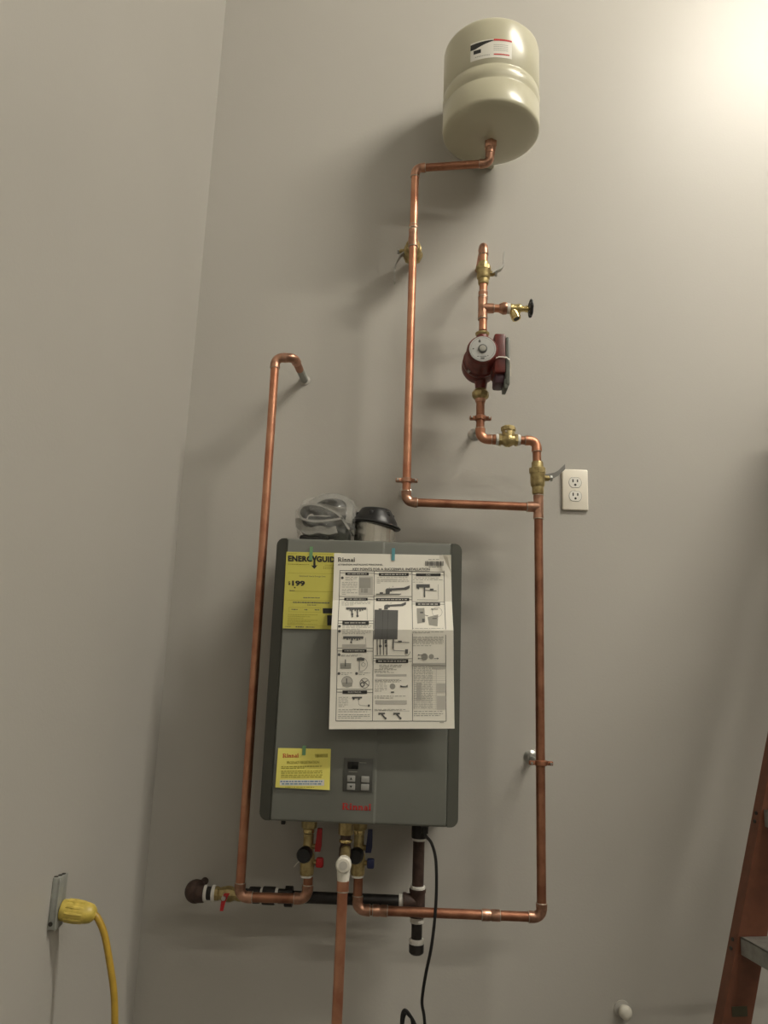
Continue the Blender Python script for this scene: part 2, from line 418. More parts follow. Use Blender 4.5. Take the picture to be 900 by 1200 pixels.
# terminal box
mb = MB().box((.2535, -.198, 2.374), (.030, .072, .108), .005)
mb.box((.2415, -.196, 2.372), (.014, .05, .070), .003)
mb.build('terminal_box', M['pump'], t)
MB().box((.2555, -.192, 2.311), (.027, .060, .032), .006).build('box_base', M['pump_dark'], t)
MB().box((.2735, -.196, 2.353), (.011, .076, .132), .004).build('box_cover', M['boxgrey'], t)
MB().box((.2700, -.207, 2.291), (.010, .05, .026), .002).build('cover_tab', M['boxgrey'], t)
MB().strip([(.240, -.2365, 2.356), (.250, -.2378, 2.360), (.262, -.2378, 2.360), (.270, -.2378, 2.359), (.2775, -.2365, 2.353), (.281, -.232, 2.338), (.2815, -.230, 2.312)], .0032, .002, (0, 0.3, 1)).build('wire_tie', M['plastic'], t)

# print on the face plate comes later with the other lettering
PUMP_FACE = (fp, fc, dax)

t = thing('union_nut', 'brass union nut under the red pump', 'nut', (.214, Y1, 2.28))
MB().lathe([(0, .0150), (.004, .0205), (.009, .0225), (.020, .0225), (.024, .0190), (.028, .0170)], (.214, Y1, 2.279), (0, 0, 1), 8).build('hex_nut', M['brass'], t)
MB().lathe([(0, .0128), (.008, .0150), (.010, .0150)], (.214, Y1, 2.270), (0, 0, 1), 20).build('tailpiece', M['elbow'], t)

t = thing('copper_pipe', 'copper elbow pipe running from under the red pump to the check valve', 'pipe', (.214, Y1, 2.16))
run(t, [(.2140, Y1, 2.272), (.2145, Y1, 2.168), (.251, Y1, 2.168)], m='copper_dark', em='copper', hub=.010)
MB().lathe([(0, .0130), (.006, .0140), (.009, .0140)], (.246, Y1, 2.168), (1, 0, 0), 20).build('male_adapter', M['copper_dark'], t)

t = thing('check_valve', 'brass swing check valve with a hexagonal cap between two white tape rings', 'valve', (.288, Y1, 2.15))
ring((.2595, Y1, 2.168), (1, 0, 0), .0150, .007, t, 'tape', 'sealing_tape')
ring((.3165, Y1, 2.168), (1, 0, 0), .0150, .007, t, 'tape', 'sealing_tape')
mb = MB().lathe([(0, .0165), (.007, .0165)], (.263, Y1, 2.168), (1, 0, 0), 8, rot0=.39)
mb.lathe([(0, .0165), (.007, .0165)], (.306, Y1, 2.168), (1, 0, 0), 8, rot0=.39)
mb.lathe([(0, .0130), (.008, .0145), (.016, .0190), (.026, .0190), (.034, .0145), (.042, .0130)], (.267, Y1, 2.168), (1, 0, 0), 28)
mb.build('valve_body', M['brass'], t)
MB().lathe([(0, .0180), (.016, .0170), (.021, .0165)], (.289, Y1, 2.172), (0, 0, 1), 24).build('bonnet', M['brass'], t)
MB().lathe([(0, .0200), (.009, .0200), (.012, .0170)], (.289, Y1, 2.193), (0, 0, 1), 8).build('hex_cap', M['brass'], t)
MB().cyl((.282, Y1 - .010, 2.186), (.280, Y1 - .0195, 2.186), .0030, seg=10).build('side_plug', M['solder'], t)

t = thing('copper_pipe', 'short copper elbow pipe between the check valve and the ball valve beside the outlet', 'pipe', (.364, Y1, 2.12))
run(t, [(.321, Y1, 2.168), (.3635, Y1, 2.168), (.3650, Y1, 2.102)], m='copper_dark', em='copper')

t = thing('ball_valve', 'brass ball valve left of the wall outlet, its lever reaching over the cover plate corner', 'valve', (.366, Y1, 2.04))
ball_valve(t, (.3665, Y1, 2.022), (.3655, Y1, 2.110), (1, 0, 0),
           [(.384, Y1, 2.069), (.398, Y1, 2.072), (.410, Y1, 2.075), (.420, Y1, 2.081), (.438, Y1, 2.099)], R=.0190, lw=.014, tone='lever_dark')

# clamps
hanger('copper clamp just above the low elbow of the pipe left of the pump', (.0225, Y1, 2.048), (0, 0, 1), None, m='elbow')
hanger('brown clamp on the short pipe under the red pump', (.2145, Y1, 2.226), (0, 0, 1), None, m='copper_dark')
hanger('clamp halfway up the long riser right of the water heater', (.3695, Y1, 1.350), (0, 0, 1), None, m='copper_dark')

# ------------------------------------------------------------------ expansion tank
TX, TY = .2325, -.170
t = thing('expansion_tank', 'cream steel expansion tank fixed high on the wall', 'tank', (TX, TY, 3.03))
R = .1375
prof = [(3.042, .018), (3.043, .045), (3.047, .080), (3.053, .108), (3.060, .124), (3.066, R - .004), (3.070, R - .0008), (3.076, R)]
prof += [(3.136, R), (3.140, R - .0035), (3.144, R - .0035), (3.149, R - .001), (3.165, R + .0012), (3.180, R - .001), (3.184, R - .0035), (3.188, R - .0035), (3.193, R)]
prof += [(3.318, R), (3.328, R - .002), (3.336, R - .008), (3.345, R - .026), (3.353, R - .06), (3.366, .02)]
MB().lathe([(z - 3.0, r) for z, r in prof], (TX, TY, 3.0), (0, 0, 1), 72).build('shell', M['tank'], t, angle=50)
MB().lathe([(0, .0150), (.010, .0150), (.014, .0180), (.030, .0185)], (TX, TY, 3.012), (0, 0, 1), 6).build('nipple', M['elbow'], t)
# two-hole mounting bracket behind the tank
mb = MB().box((TX, -.012, 3.20), (.060, .024, .24), .003)
mb.box((TX, -.028, 3.20), (.050, .014, .10), .002)
mb.build('wall_bracket', M['tank'], t)

# ------------------------------------------------------------------ water heater
t = thing('water_heater', 'grey wall hung tankless water heater with papers taped on its front', 'water heater', (-.065, 0, 1.21))
HX0, HX1, HZ0, HZ1 = -.2945, .1625, 1.2125, 1.8665
YFR = -.250
heater = t
# back box
MB().box(((HX0 + HX1) / 2, -.092, (HZ0 + HZ1) / 2), (HX1 - HX0 - .012, .176, HZ1 - HZ0 - .014), .006).build('back_case', M['trim'], t)
# side trims (chamfered strips, rounded outer corners)
def trim_prof(sign, x_out, x_in):
    # profile in XZ with rounded outer corners, depth given as wedge: outer edge further back
    return
for sgn in (-1, 1):
    xo = HX0 if sgn < 0 else HX1
    xi = xo - sgn * .027
    mb = MB(); cr = .016
    outline = []
    zs = [(xi, HZ1 - .001)]
    for i in range(6):
        a = math.pi / 2 * i / 5
        zs.append((xo - sgn * cr + sgn * cr * math.sin(a), HZ1 - cr + cr * math.cos(a)))
    for i in range(6):
        a = math.pi / 2 * i / 5
        zs.append((xo - sgn * cr + sgn * cr * math.cos(a), HZ0 + cr - cr * math.sin(a)))
    zs.append((xi, HZ0 + .001))
    def yf(x): return YFR + .001 + .020 * min(1, abs(x - xi) / .027)
    mb.prism(zs, lambda p: V((p[0], yf(p[0]), p[1])), lambda p: V((p[0], -.178, p[1])))
    mb.build('side_trim', M['trim'], t, angle=30)
# front cover: profile across X, extruded in Z with top and bottom edges rolled
XI0, XI1 = HX0 + .027, HX1 - .027
cb0, cb1 = -.126, -.030
xs = [XI0, XI0 + .004, cb0 - .006, cb0 + .004, cb1 - .002, cb1 + .003, XI1 - .004, XI1]
ys = [YFR + .004, YFR, YFR, YFR - .0035, YFR - .0035, YFR, YFR, YFR + .004]
zr = [(HZ0, .020), (HZ0 + .001, .005), (HZ0 + .005, .001), (HZ0 + .010, 0), (HZ1 - .010, 0), (HZ1 - .004, .002), (HZ1 - .001, .006), (HZ1, .030)]
mb = MB(); rows = []
for z, dy in zr:
    rows.append([mb.bm.verts.new((x, y + dy, z)) for x, y in zip(xs, ys)])
for i in range(len(rows) - 1):
    for k in range(len(xs) - 1):
        mb.bm.faces.new((rows[i][k], rows[i][k + 1], rows[i + 1][k + 1], rows[i + 1][k]))
backr = [[mb.bm.verts.new((x, -.19, z)) for x in (XI0, XI1)] for z in (HZ0, HZ1)]
mb.bm.faces.new([backr[0][0]] + rows[0] + [backr[0][1]])
mb.bm.faces.new([backr[1][0]] + rows[-1] + [backr[1][1]])
mb.bm.faces.new([backr[0][0], backr[1][0]] + [r[0] for r in reversed(rows)])
mb.bm.faces.new([backr[0][1], backr[1][1]] + [r[-1] for r in reversed(rows)])
mb.bm.faces.new((backr[0][0], backr[0][1], backr[1][1], backr[1][0]))
mb.build('front_cover', M['housing'], t, angle=20)
# control panel
YC = YFR - .0035
cp = MB().box((-.070, YC - .0012, 1.3205), (.067, .0030, .0735), .0012).build('control_panel', M['panel'], t)
MB().box((-.0825, YC - .0030, 1.3410), (.0245, .0012, .0160), .0004).build('display', M['display'], cp)
for i, (x, z) in enumerate([(-.0855, 1.3120), (-.0850, 1.2945), (-.0530, 1.3115), (-.0530, 1.2945)]):
    b = MB().box((x, YC - .0034, z), (.0185, .0030, .0140), .0014).build('button', M['button'], cp)
# vent collar and cap on top
col = MB().lathe([(0, .0555), (.002, .0555), (.004, .0535), (.066, .0535), (.067, .0550), (.071, .0550)], (-.0565, -.135, 1.864), (0, 0, 1), 40).build('vent_collar', M['stainless'], t)
cap = MB().lathe([(-.012, .0585), (-.010, .0600), (-.002, .0580), (.010, .0510), (.024, .0420), (.030, .0380), (.032, .0340), (.033, .001)], (-.0565, -.135, 1.938), (.06, -.05, 1), 32)
for k in range(6):
    a = k * math.pi / 3 + .3
    cap.box((-.0565 + .046 * math.cos(a), -.135 + .046 * math.sin(a), 1.950), (.012, .012, .014), .003)
cap.build('vent_cap', M['black'], t)
MB().lathe([(-.004, .0625), (0, .066), (.004, .0625)], (-.0540, -.137, 1.927), (.16, -.04, 1), 32).build('cap_rim', M['black'], t)
# underside fittings of the case
MB().box((-.240, -.215, 1.2065), (.010, .012, .012), .002).build('drain_plug', M['black'], t)
MB().lathe([(0, .0165), (.030, .0165)], (.079, -.10, 1.186), (0, 0, 1), 8).build('gas_inlet', M['iron_brown'], t)
MB().lathe([(0, .008), (.014, .0085), (.016, .011), (.026, .011)], (.088, -.20, 1.190), (0, 0, 1), 16).build('cord_grip', M['black'], t)

# ------------------------------------------------------------------ service valves under the heater
def service_valve(name, label, x, lev, xo, leg_z):
    t = thing(name, label, 'valve', (x, Y1, leg_z), 'service valves under the water heater')
    y = -.15 if xo < 0 else Y1
    MB().lathe([(0, .0150), (.004, .0185), (.022, .0185), (.026, .0165), (.034, .0165)], (x, y, 1.180), (0, 0, 1), 8).build('union_nut', M['brass'], t)
    ring((x, y, 1.176), (0, 0, 1), .0135, .008, t, 'brass_bright', 'neck_ring')
    MB().lathe([(0, .0150), (.004, .0165), (.030, .0175), (.046, .0165), (.052, .0125), (.092, .0120)], (x, y, leg_z), (0, 0, 1), 24).build('valve_body', M['brass'], t)
    ring((x, y, leg_z - .002), (0, 0, 1), .0145, .006, t, 'tape', 'sealing_tape')
    b = MB().lathe([(0, .0125), (.016, .0125), (.018, .0172), (.036, .0180), (.042, .015)], (x - .001, y, 1.130), (-.12, -1, -.04), 20)
    b.build('hose_cap', M['black'], t)
    MB().strip([(x - .010, y - .030, 1.120), (x - .022, y - .026, 1.108), (x - .028, y - .024, 1.100)], .004, .0015, (0, 1, 0)).build('cap_strap', M['plastic'], t)
    MB().cyl((x, y, 1.142), (x + .020, y - .004, 1.142), .0062, seg=12).build('stem', M['brass'], t)
    MB().strip([(x + .0235, y - .006, 1.132), (x + .0250, y - .006, 1.145), (x + .0260, y - .006, 1.165), (x + .0265, y - .006, 1.184)], [.013, .015, .013, .011], .009, (1, 0, 0)).build('upper_lever', M[lev], t)
    MB().cyl((x, y, 1.108), (x + .022, y - .004, 1.108), .0058, seg=12).build('lower_stem', M['brass'], t)
    MB().box((x + .0300, y - .006, 1.108), (.018, .016, .022), .004).build('lower_lever', M[lev], t)
    return t
service_valve('hot_service_valve', 'brass service valve with two red levers under the left of the water heater', -.186, 'red', -1, 1.078)
service_valve('cold_service_valve', 'brass service valve with two navy levers under the middle of the water heater', -.066, 'blue', 1, 1.080)

t = thing('relief_valve', 'brass relief valve with a round off-white outlet facing forward under the heater', 'valve', (-.092, -.2, 1.14))
MB().lathe([(0, .0175), (.022, .0175), (.026, .0190), (.034, .0190)], (-.0955, -.195, 1.180), (0, 0, 1), 8).build('union_nut', M['brass'], t)
MB().lathe([(0, .0120), (.010, .0140), (.026, .0140), (.034, .0115), (.060, .0125)], (-.0950, -.195, 1.124), (0, 0, 1), 20).build('valve_body', M['iron_brown'], t)
ring((-.0950, -.195, 1.166), (0, 0, 1), .0150, .006, t, 'brass_bright', 'neck_ring')
MB().cyl((-.0945, -.190, 1.148), (-.0905, -.318, 1.148), .0115, seg=18).build('side_nipple', M['brass'], t)
MB().lathe([(0, .0130), (.014, .0158), (.030, .0170), (.036, .0165), (.039, .0135)], (-.0905, -.304, 1.146), (.0, -1, 0), 28).build('outlet_face', M['plastic'], t)
MB().lathe([(0, .0088), (.0012, .0088)], (-.0905, -.343, 1.146), (0, -1, 0), 20).build('outlet_hub', M['ink_light'], t)
MB().lathe([(0, .0150), (.028, .0135), (.034, .0128)], (-.0905, -.325, 1.146), (0, 0, -1), 24).build('outlet_socket', M['plastic'], t)

t = thing('drain_pipe', 'copper drain pipe dropping straight down from the relief valve in front', 'pipe', (-.092, -.325, 0))
MB().lathe([(0, R34 + .002), (.020, R34 + .002)], (-.0905, -.325, 1.092), (0, 0, 1), 22).build('coupling', M['copper'], t)
MB().cyl((-.0905, -.325, 1.112), (-.0925, -.325, .002), R34, seg=24).build('pipe', M['copper'], t)
ring((-.0905, -.325, 1.091), (0, 0, 1), R34 + .0022, .003, t)

# ------------------------------------------------------------------ black iron gas line
YG = -.100; ZG = 1.016; RG = .0134
t = thing('gas_pipe', 'black iron gas pipe with white taped joints running below the water heater', 'gas pipe', (-.46, 0, ZG))
mb = MB()
mb.tube([V((-.458, 0, ZG + .002)), V((-.458, -.05, ZG + .002)), V((-.458, -.078, ZG + .001)), V((-.455, -.093, ZG)), V((-.446, -.1, ZG)), V((-.436, YG, ZG))], [.0090, .0090, .0150, .0225, .0225, .0215], 24)
mb.ball((-.459, -.088, ZG), .0270, 24, 14)
mb.build('elbow', M['iron_brown'], t)
def gp(x0, x1, r, m, name): MB().lathe([(0, r * .95), (min(.002, (x1 - x0) / 4), r), ((x1 - x0) - min(.002, (x1 - x0) / 4), r), (x1 - x0, r * .95)], (x0, YG, ZG), (1, 0, 0), 24).build(name, M[m], t)
gp(-.437, -.429, .0185, 'tape', 'sealing_tape')
gp(-.430, -.416, .0150, 'iron', 'nipple')
gp(-.417, -.409, .0190, 'tape', 'sealing_tape')
gp(-.352, -.306, .0140, 'iron', 'nipple')
gp(-.327, -.300, .0185, 'iron', 'union')
gp(-.300, -.293, .0165, 'tape', 'sealing_tape')
gp(-.294, -.264, .0205, 'iron', 'union_nut')
gp(-.264, -.257, .0185, 'tape', 'sealing_tape')
gp(-.258, -.222, .0165, 'iron', 'coupling')
MB().lathe([(0, .024), (.018, .024)], (-.240, YG, ZG), (1, 0, 0), 8).build('hex_ring', M['iron'], t)
gp(-.224, .042, RG, 'iron', 'pipe')
gp(.034, .046, .0165, 'tape', 'sealing_tape')
mb = MB().lathe([(0, .0200), (.006, .0200), (.010, .0180), (.040, .0180)], (.044, YG, ZG), (1, 0, 0), 24)
mb.lathe([(0, .0200), (.007, .0200), (.010, .0182), (.052, .0182), (.055, .0200), (.062, .0200)], (.079, YG, ZG - .033), (0, 0, 1), 24)
mb.build('tee', M['iron_brown'], t)
def gv(z0, z1, r, m, name): MB().lathe([(0, r * .95), (min(.002, (z1 - z0) / 4), r), ((z1 - z0) - min(.002, (z1 - z0) / 4), r), (z1 - z0, r * .95)], (.079, YG, z0), (0, 0, 1), 24).build(name, M[m], t)
gv(1.044, 1.052, .0180, 'tape', 'sealing_tape')
gv(1.050, 1.158, .0140, 'iron_brown', 'nipple')
gv(1.154, 1.162, .0165, 'tape', 'sealing_tape')
gv(1.160, 1.190, .0185, 'iron', 'coupling')
gv(.970, .982, .0168, 'tape', 'sealing_tape')
gv(.930, .972, .0128, 'iron', 'nipple')
gv(.924, .935, .0178, 'tape', 'sealing_tape')
MB().lathe([(0, .006), (.001, .0130), (.005, .0175), (.022, .0178), (.026, .0165)], (.079, YG, .9), (0, 0, 1), 12).build('end_cap', M['iron'], t)
t = thing('gas_shutoff_valve', 'small brass gas shutoff valve with a red lever pointing down', 'valve', (-.38, YG, ZG))
MB().lathe([(0, .0165), (.010, .0165), (.012, .0140), (.030, .0185), (.040, .0185), (.050, .0140), (.060, .0165), (.066, .0165)], (-.411, YG, ZG), (1, 0, 0), 8).build('valve_body', M['brass'], t)
MB().cyl((-.381, YG, ZG), (-.381, YG - .030, ZG), .0065, seg=12).build('stem', M['solder'], t)
MB().strip([(-.374, YG - .030, ZG + .010), (-.379, YG - .032, ZG + .002), (-.382, YG - .033, ZG - .010), (-.384, YG - .036, ZG - .028)], [.012, .013, .010, .008], .003, (1, 0, 0)).build('lever', M['red'], t)
MB().cyl((-.381, YG - .032, ZG), (-.381, YG - .040, ZG), .0055, seg=6).build('lever_nut', M['steel'], t)

# ------------------------------------------------------------------ power cord of the heater
pts = catmull([(.088, -.200, 1.200), (.090, -.203, 1.186), (.1040, -.205, 1.170), (.1145, -.205, 1.135), (.1175, -.205, 1.075), (.1150, -.205, 1.010), (.1085, -.202, .949),
               (.0990, -.190, .895), (.0935, -.175, .850), (.0925, -.165, .820), (.0990, -.160, .785), (.106, -.155, .70), (.100, -.150, .63), (.082, -.150, .61), (.062, -.150, .66),
               (.050, -.150, .74), (.0475, -.150, .782), (.0520, -.150, .799), (.0620, -.151, .795), (.0800, -.152, .768), (.0920, -.150, .72), (.088, -.145, .65), (.072, -.140, .64),
               (.056, -.137, .70), (.0505, -.136, .76), (.0550, -.136, .786), (.0640, -.134, .784), (.074, -.13, .76), (.080, -.12, .64), (.09, -.10, .40), (.11, -.10, .06), (.14, -.14, .008)], 8)
tag(MB().tube(pts, .0036, 10).build('power_cord', M['rubber']), 'thin black power cord hanging looped from the underside of the water heater', 'cord')

# ------------------------------------------------------------------ bag with a folded grey gasket on top of the heater
t = thing('folded_felt', 'folded grey felt strip inside the clear bag on top of the heater', 'felt strip', (-.18, -.14, 1.87))
def felt(path, th, y0, y1, name):
    mb = MB(); P = catmull(path, 6); n = len(P)
    for (ya, yb) in ((y0, y1),):
        L = []
        for i in range(n):
            tt = (P[min(i + 1, n - 1)] - P[max(i - 1, 0)]).normalized(); nn = V((-tt.z, 0, tt.x))
            L.append((P[i] + nn * th / 2, P[i] - nn * th / 2))
        rows = []
        for a, b in L:
            rows.append([mb.bm.verts.new((a.x, ya, a.z)), mb.bm.verts.new((a.x + .004, yb, a.z + .004)), mb.bm.verts.new((b.x + .004, yb, b.z + .004)), mb.bm.verts.new((b.x, ya, b.z))])
        for i in range(n - 1):
            for k in range(4):
                mb.bm.faces.new((rows[i][k], rows[i][(k + 1) % 4], rows[i + 1][(k + 1) % 4], rows[i + 1][k]))
        mb.bm.faces.new(rows[0]); mb.bm.faces.new(rows[-1])
    return mb.build(name, M['felt'], t)
felt([(-.118, 0, 1.898), (-.140, 0, 1.930), (-.168, 0, 1.948), (-.205, 0, 1.960), (-.236, 0, 1.956), (-.247, 0, 1.938), (-.236, 0, 1.922), (-.205, 0, 1.917), (-.165, 0, 1.921), (-.135, 0, 1.927)], .0055, -.215, -.10, 'loop_fold')
felt([(-.247, 0, 1.925), (-.243, 0, 1.905), (-.222, 0, 1.893), (-.195, 0, 1.898), (-.170, 0, 1.895), (-.150, 0, 1.900)], .018, -.205, -.11, 'lower_fold')
felt([(-.222, 0, 1.964), (-.185, 0, 1.984), (-.145, 0, 1.985), (-.124, 0, 1.970), (-.121, 0, 1.945), (-.124, 0, 1.918)], .014, -.200, -.085, 'upper_fold')
felt([(-.225, 0, 1.960), (-.19, 0, 1.962), (-.155, 0, 1.950), (-.130, 0, 1.950)], .018, -.185, -.095, 'middle_fold')
MB().box((-.208, -.15, 1.8775), (.075, .08, .018), .006).build('dark_gasket', M['black'], t)
MB().box((-.200, -.112, 1.938), (.070, .012, .024), .004).build('loop_shade', M['boxgrey'], t)  # grey block standing in for the shade inside the felt loop
MB().box((-.140, -.13, 1.893), (.040, .07, .048), .008).build('inner_block', M['boxgrey'], t)
bm = bmesh.new()
bmesh.ops.create_icosphere(bm, subdivisions=5, radius=1)
for v in bm.verts:
    p = v.co.copy()
    sx = max(-1, min(1, p.x * 1.25)); sz = max(-.95, min(1, p.z * 1.2)); sy = max(-1, min(1, p.y * 1.2))
    k = noise.noise(p * 2.3 + V((3, 1, 7))) * .10 + noise.noise(p * 6.0) * .05 + abs(noise.noise(p * 4.1 + V((9, 2, 1)))) * .10
    f = 1.0 + k - .06
    zz = 1.932 + sz * .061 * (f if sz > 0 else 1)
    if sx < 0: zz -= max(0, sz) * (.020 * abs(sx) ** 2)
    v.co = V((-.181 + sx * .076 * f, -.148 + sy * .085 * f, max(1.8695, zz)))
mb = MB(); mb.bm.free(); mb.bm = bm
o = mb.build('plastic_bag', M['film'], None, angle=60)
tag(o, 'crumpled clear plastic bag lying on top of the heater left of the vent', 'bag')

# ------------------------------------------------------------------ 2D ink builder
STUFF = {'fine_print', 'title_bars', 'line_drawings', 'halftone_pictures', 'bar_lettering', 'tinted_tables', 'small_lettering', 'blue_lettering', 'label_fine_print', 'face_print', 'panel_print'}
class Ink:
    def __init__(s): s.q = []
    def poly(s, pts): s.q.append([(float(a), float(b)) for a, b in pts])
    def rect(s, x0, y0, x1, y1): s.poly([(x0, y0), (x1, y0), (x1, y1), (x0, y1)])
    def line(s, x0, y0, x1, y1, w=2):
        dx, dy = x1 - x0, y1 - y0; L = math.hypot(dx, dy) or 1; nx, ny = -dy / L * w / 2, dx / L * w / 2
        s.poly([(x0 + nx, y0 + ny), (x1 + nx, y1 + ny), (x1 - nx, y1 - ny), (x0 - nx, y0 - ny)])
    def frame(s, x0, y0, x1, y1, w=2):
        s.line(x0, y0, x1, y0, w); s.line(x0, y1, x1, y1, w); s.line(x0, y0, x0, y1, w); s.line(x1, y0, x1, y1, w)
    def disc(s, x, y, r, n=14): s.poly([(x + r * math.cos(2 * math.pi * i / n), y + r * math.sin(2 * math.pi * i / n)) for i in range(n)])
    def ringo(s, x, y, r, w=2, a0=0, a1=360, n=20, ry=None):
        ry = ry or r
        for i in range(n):
            a = rad(a0 + (a1 - a0) * i / n); b = rad(a0 + (a1 - a0) * (i + 1) / n)
            s.poly([(x + (r + w / 2) * math.cos(a), y + (ry + w / 2) * math.sin(a)), (x + (r + w / 2) * math.cos(b), y + (ry + w / 2) * math.sin(b)),
                    (x + (r - w / 2) * math.cos(b), y + (ry - w / 2) * math.sin(b)), (x + (r - w / 2) * math.cos(a), y + (ry - w / 2) * math.sin(a))])
    def words(s, x0, x1, y, h=4, seed=0, fill=.8):
        """a row of fine print, too small to read, as word-length strokes"""
        r = random.Random(int(x0 * 7 + y * 13 + seed)); x = x0
        while x < x1 - 4:
            L = r.uniform(8, 30); e = min(x + L, x1)
            s.rect(x, y - h / 2, e, y + h / 2); x = e + r.uniform(4, 7)
    def para(s, x0, x1, ys, h=4, last=.6):
        for i, y in enumerate(ys): s.words(x0, x1 if i < len(ys) - 1 else x0 + (x1 - x0) * last, y, h, i)
    def text(s, string, x0, y0, x1, y1, bold=0.0, spacing=1.0):
        """string in the built-in typeface fitted to a box (y down)"""
        cu = bpy.data.curves.new('letters', 'FONT'); cu.body = string; cu.size = 1; cu.offset = bold; cu.resolution_u = 3
        cu.space_character = spacing
        o = bpy.data.objects.new('letters', cu); COL.objects.link(o)
        dg = bpy.context.evaluated_depsgraph_get()
        me = bpy.data.meshes.new_from_object(o.evaluated_get(dg))
        xs = [v.co.x for v in me.vertices]; ys = [v.co.y for v in me.vertices]
        ax, bx, ay, by = min(xs), max(xs), min(ys), max(ys)
        for p in me.polygons:
            s.poly([(x0 + (me.vertices[i].co.x - ax) / (bx - ax) * (x1 - x0), y1 - (me.vertices[i].co.y - ay) / (by - ay) * (y1 - y0)) for i in p.vertices])
        bpy.data.meshes.remove(me); bpy.data.objects.remove(o); bpy.data.curves.remove(cu)
    def serif_word(s, x0, y0, x1, y1):
        """the maker's heavy slab-serif word: R i n n a i"""
        q = []
        def r(a, b, c, d): q.append([(a, b), (c, b), (c, d), (a, d)])
        def half(cx, cy, ro, ri, a0, a1, sx=1, n=8):
            for i in range(n):
                a = rad(a0 + (a1 - a0) * i / n); b = rad(a0 + (a1 - a0) * (i + 1) / n)
                q.append([(cx + ro * sx * math.cos(a), cy + ro * math.sin(a)), (cx + ro * sx * math.cos(b), cy + ro * math.sin(b)),
                          (cx + ri * sx * math.cos(b), cy + ri * math.sin(b)), (cx + ri * sx * math.cos(a), cy + ri * math.sin(a))])
        X = 0
        r(.08, 0, .30, 1); r(0, 0, .40, .10); r(0, .90, .50, 1); r(.30, .42, .50, .52); half(.48, .71, .29, .15, -90, 90, 1.0)
        q.append([(.38, .47), (.60, .50), (.88, .06), (.64, .02)]); r(.60, 0, .96, .10)
        X = 1.02
        def ii(X): r(X + .07, 0, X + .27, .66); r(X, 0, X + .34, .09); r(X, .57, X + .2, .66); half(X + .16, .86, .13, 0.0, 0, 360, 1, 10)
        def nn(X): r(X + .07, 0, X + .25, .66); r(X, 0, X + .32, .09); r(X, .57, X + .2, .66); half(X + .40, .43, .23, .07, 0, 180, 1.0); r(X + .45, 0, X + .63, .45); r(X + .38, 0, X + .70, .09)
        ii(X); X += .42; nn(X); X += .76; nn(X); X += .78
        half(X + .24, .20, .22, .09, 0, 360, 1.05, 14); half(X + .27, .46, .22, .08, -10, 160, 1, 8); r(X + .33, 0, X + .52, .48); r(X + .33, 0, X + .60, .09)
        X += .66; ii(X); X += .34
        for p in q: s.poly([(x0 + a / X * (x1 - x0), y1 - b * (y1 - y0)) for a, b in p])
    def build(s, name, m, surf, parent, cuts=(), label=None):
        bm = bmesh.new()
        for pts in s.q:
            vs = [bm.verts.new((a, b, 0)) for a, b in pts]
            try: bm.faces.new(vs)
            except ValueError: pass
        for cv in cuts:
            bmesh.ops.bisect_plane(bm, geom=bm.verts[:] + bm.edges[:] + bm.faces[:], plane_co=(0, cv, 0), plane_no=(0, 1, 0))
        for v in bm.verts: v.co = surf(v.co.x, v.co.y)
        mb = MB(); mb.bm.free(); mb.bm = bm
        for f in bm.faces:
            f.normal_update()
            if f.normal.y > 0: f.normal_flip()
        o = mb.build(name, M[m], parent, recalc=False)
        if label: o['label'] = label
        if name in STUFF: o['kind'] = 'stuff'
        return o

def lerp(a, b, t): return a + (b - a) * t
def interp(x, tab):
    if x <= tab[0][0]: return tab[0][1]
    for (a, va), (b, vb) in zip(tab, tab[1:]):
        if x <= b: return lerp(va, vb, (x - a) / (b - a))
    return tab[-1][1]

def flat_sheet(name, root, corners, yfun, m, th=.0006, nu=1, vcuts=(0, 1)):
    """corners TL TR BR BL as (x, z); yfun(u, v) gives y of the front face"""
    TL, TR, BR, BL = corners
    def P(u, v, lift=0):
        x = lerp(lerp(TL[0], TR[0], u), lerp(BL[0], BR[0], u), v); z = lerp(lerp(TL[1], TR[1], u), lerp(BL[1], BR[1], u), v)
        return V((x, yfun(u, v) - lift, z))
    mb = MB(); U = [i / nu for i in range(nu + 1)]
    F = [[mb.bm.verts.new(P(u, v)) for u in U] for v in vcuts]; B = [[mb.bm.verts.new(P(u, v, -th)) for u in U] for v in vcuts]
    for i in range(len(vcuts) - 1):
        for k in range(nu):
            mb.bm.faces.new((F[i][k], F[i + 1][k], F[i + 1][k + 1], F[i][k + 1])); mb.bm.faces.new((B[i][k], B[i][k + 1], B[i + 1][k + 1], B[i + 1][k]))
    for G in ((0,), (nu,)):
        for i in range(len(vcuts) - 1): mb.bm.faces.new((F[i][G[0]], F[i + 1][G[0]], B[i + 1][G[0]], B[i][G[0]]))
    for i in (0, len(vcuts) - 1):
        for k in range(nu): mb.bm.faces.new((F[i][k], F[i][k + 1], B[i][k + 1], B[i][k]))
    o = mb.build(name, M[m], root, angle=8)
    return o, P

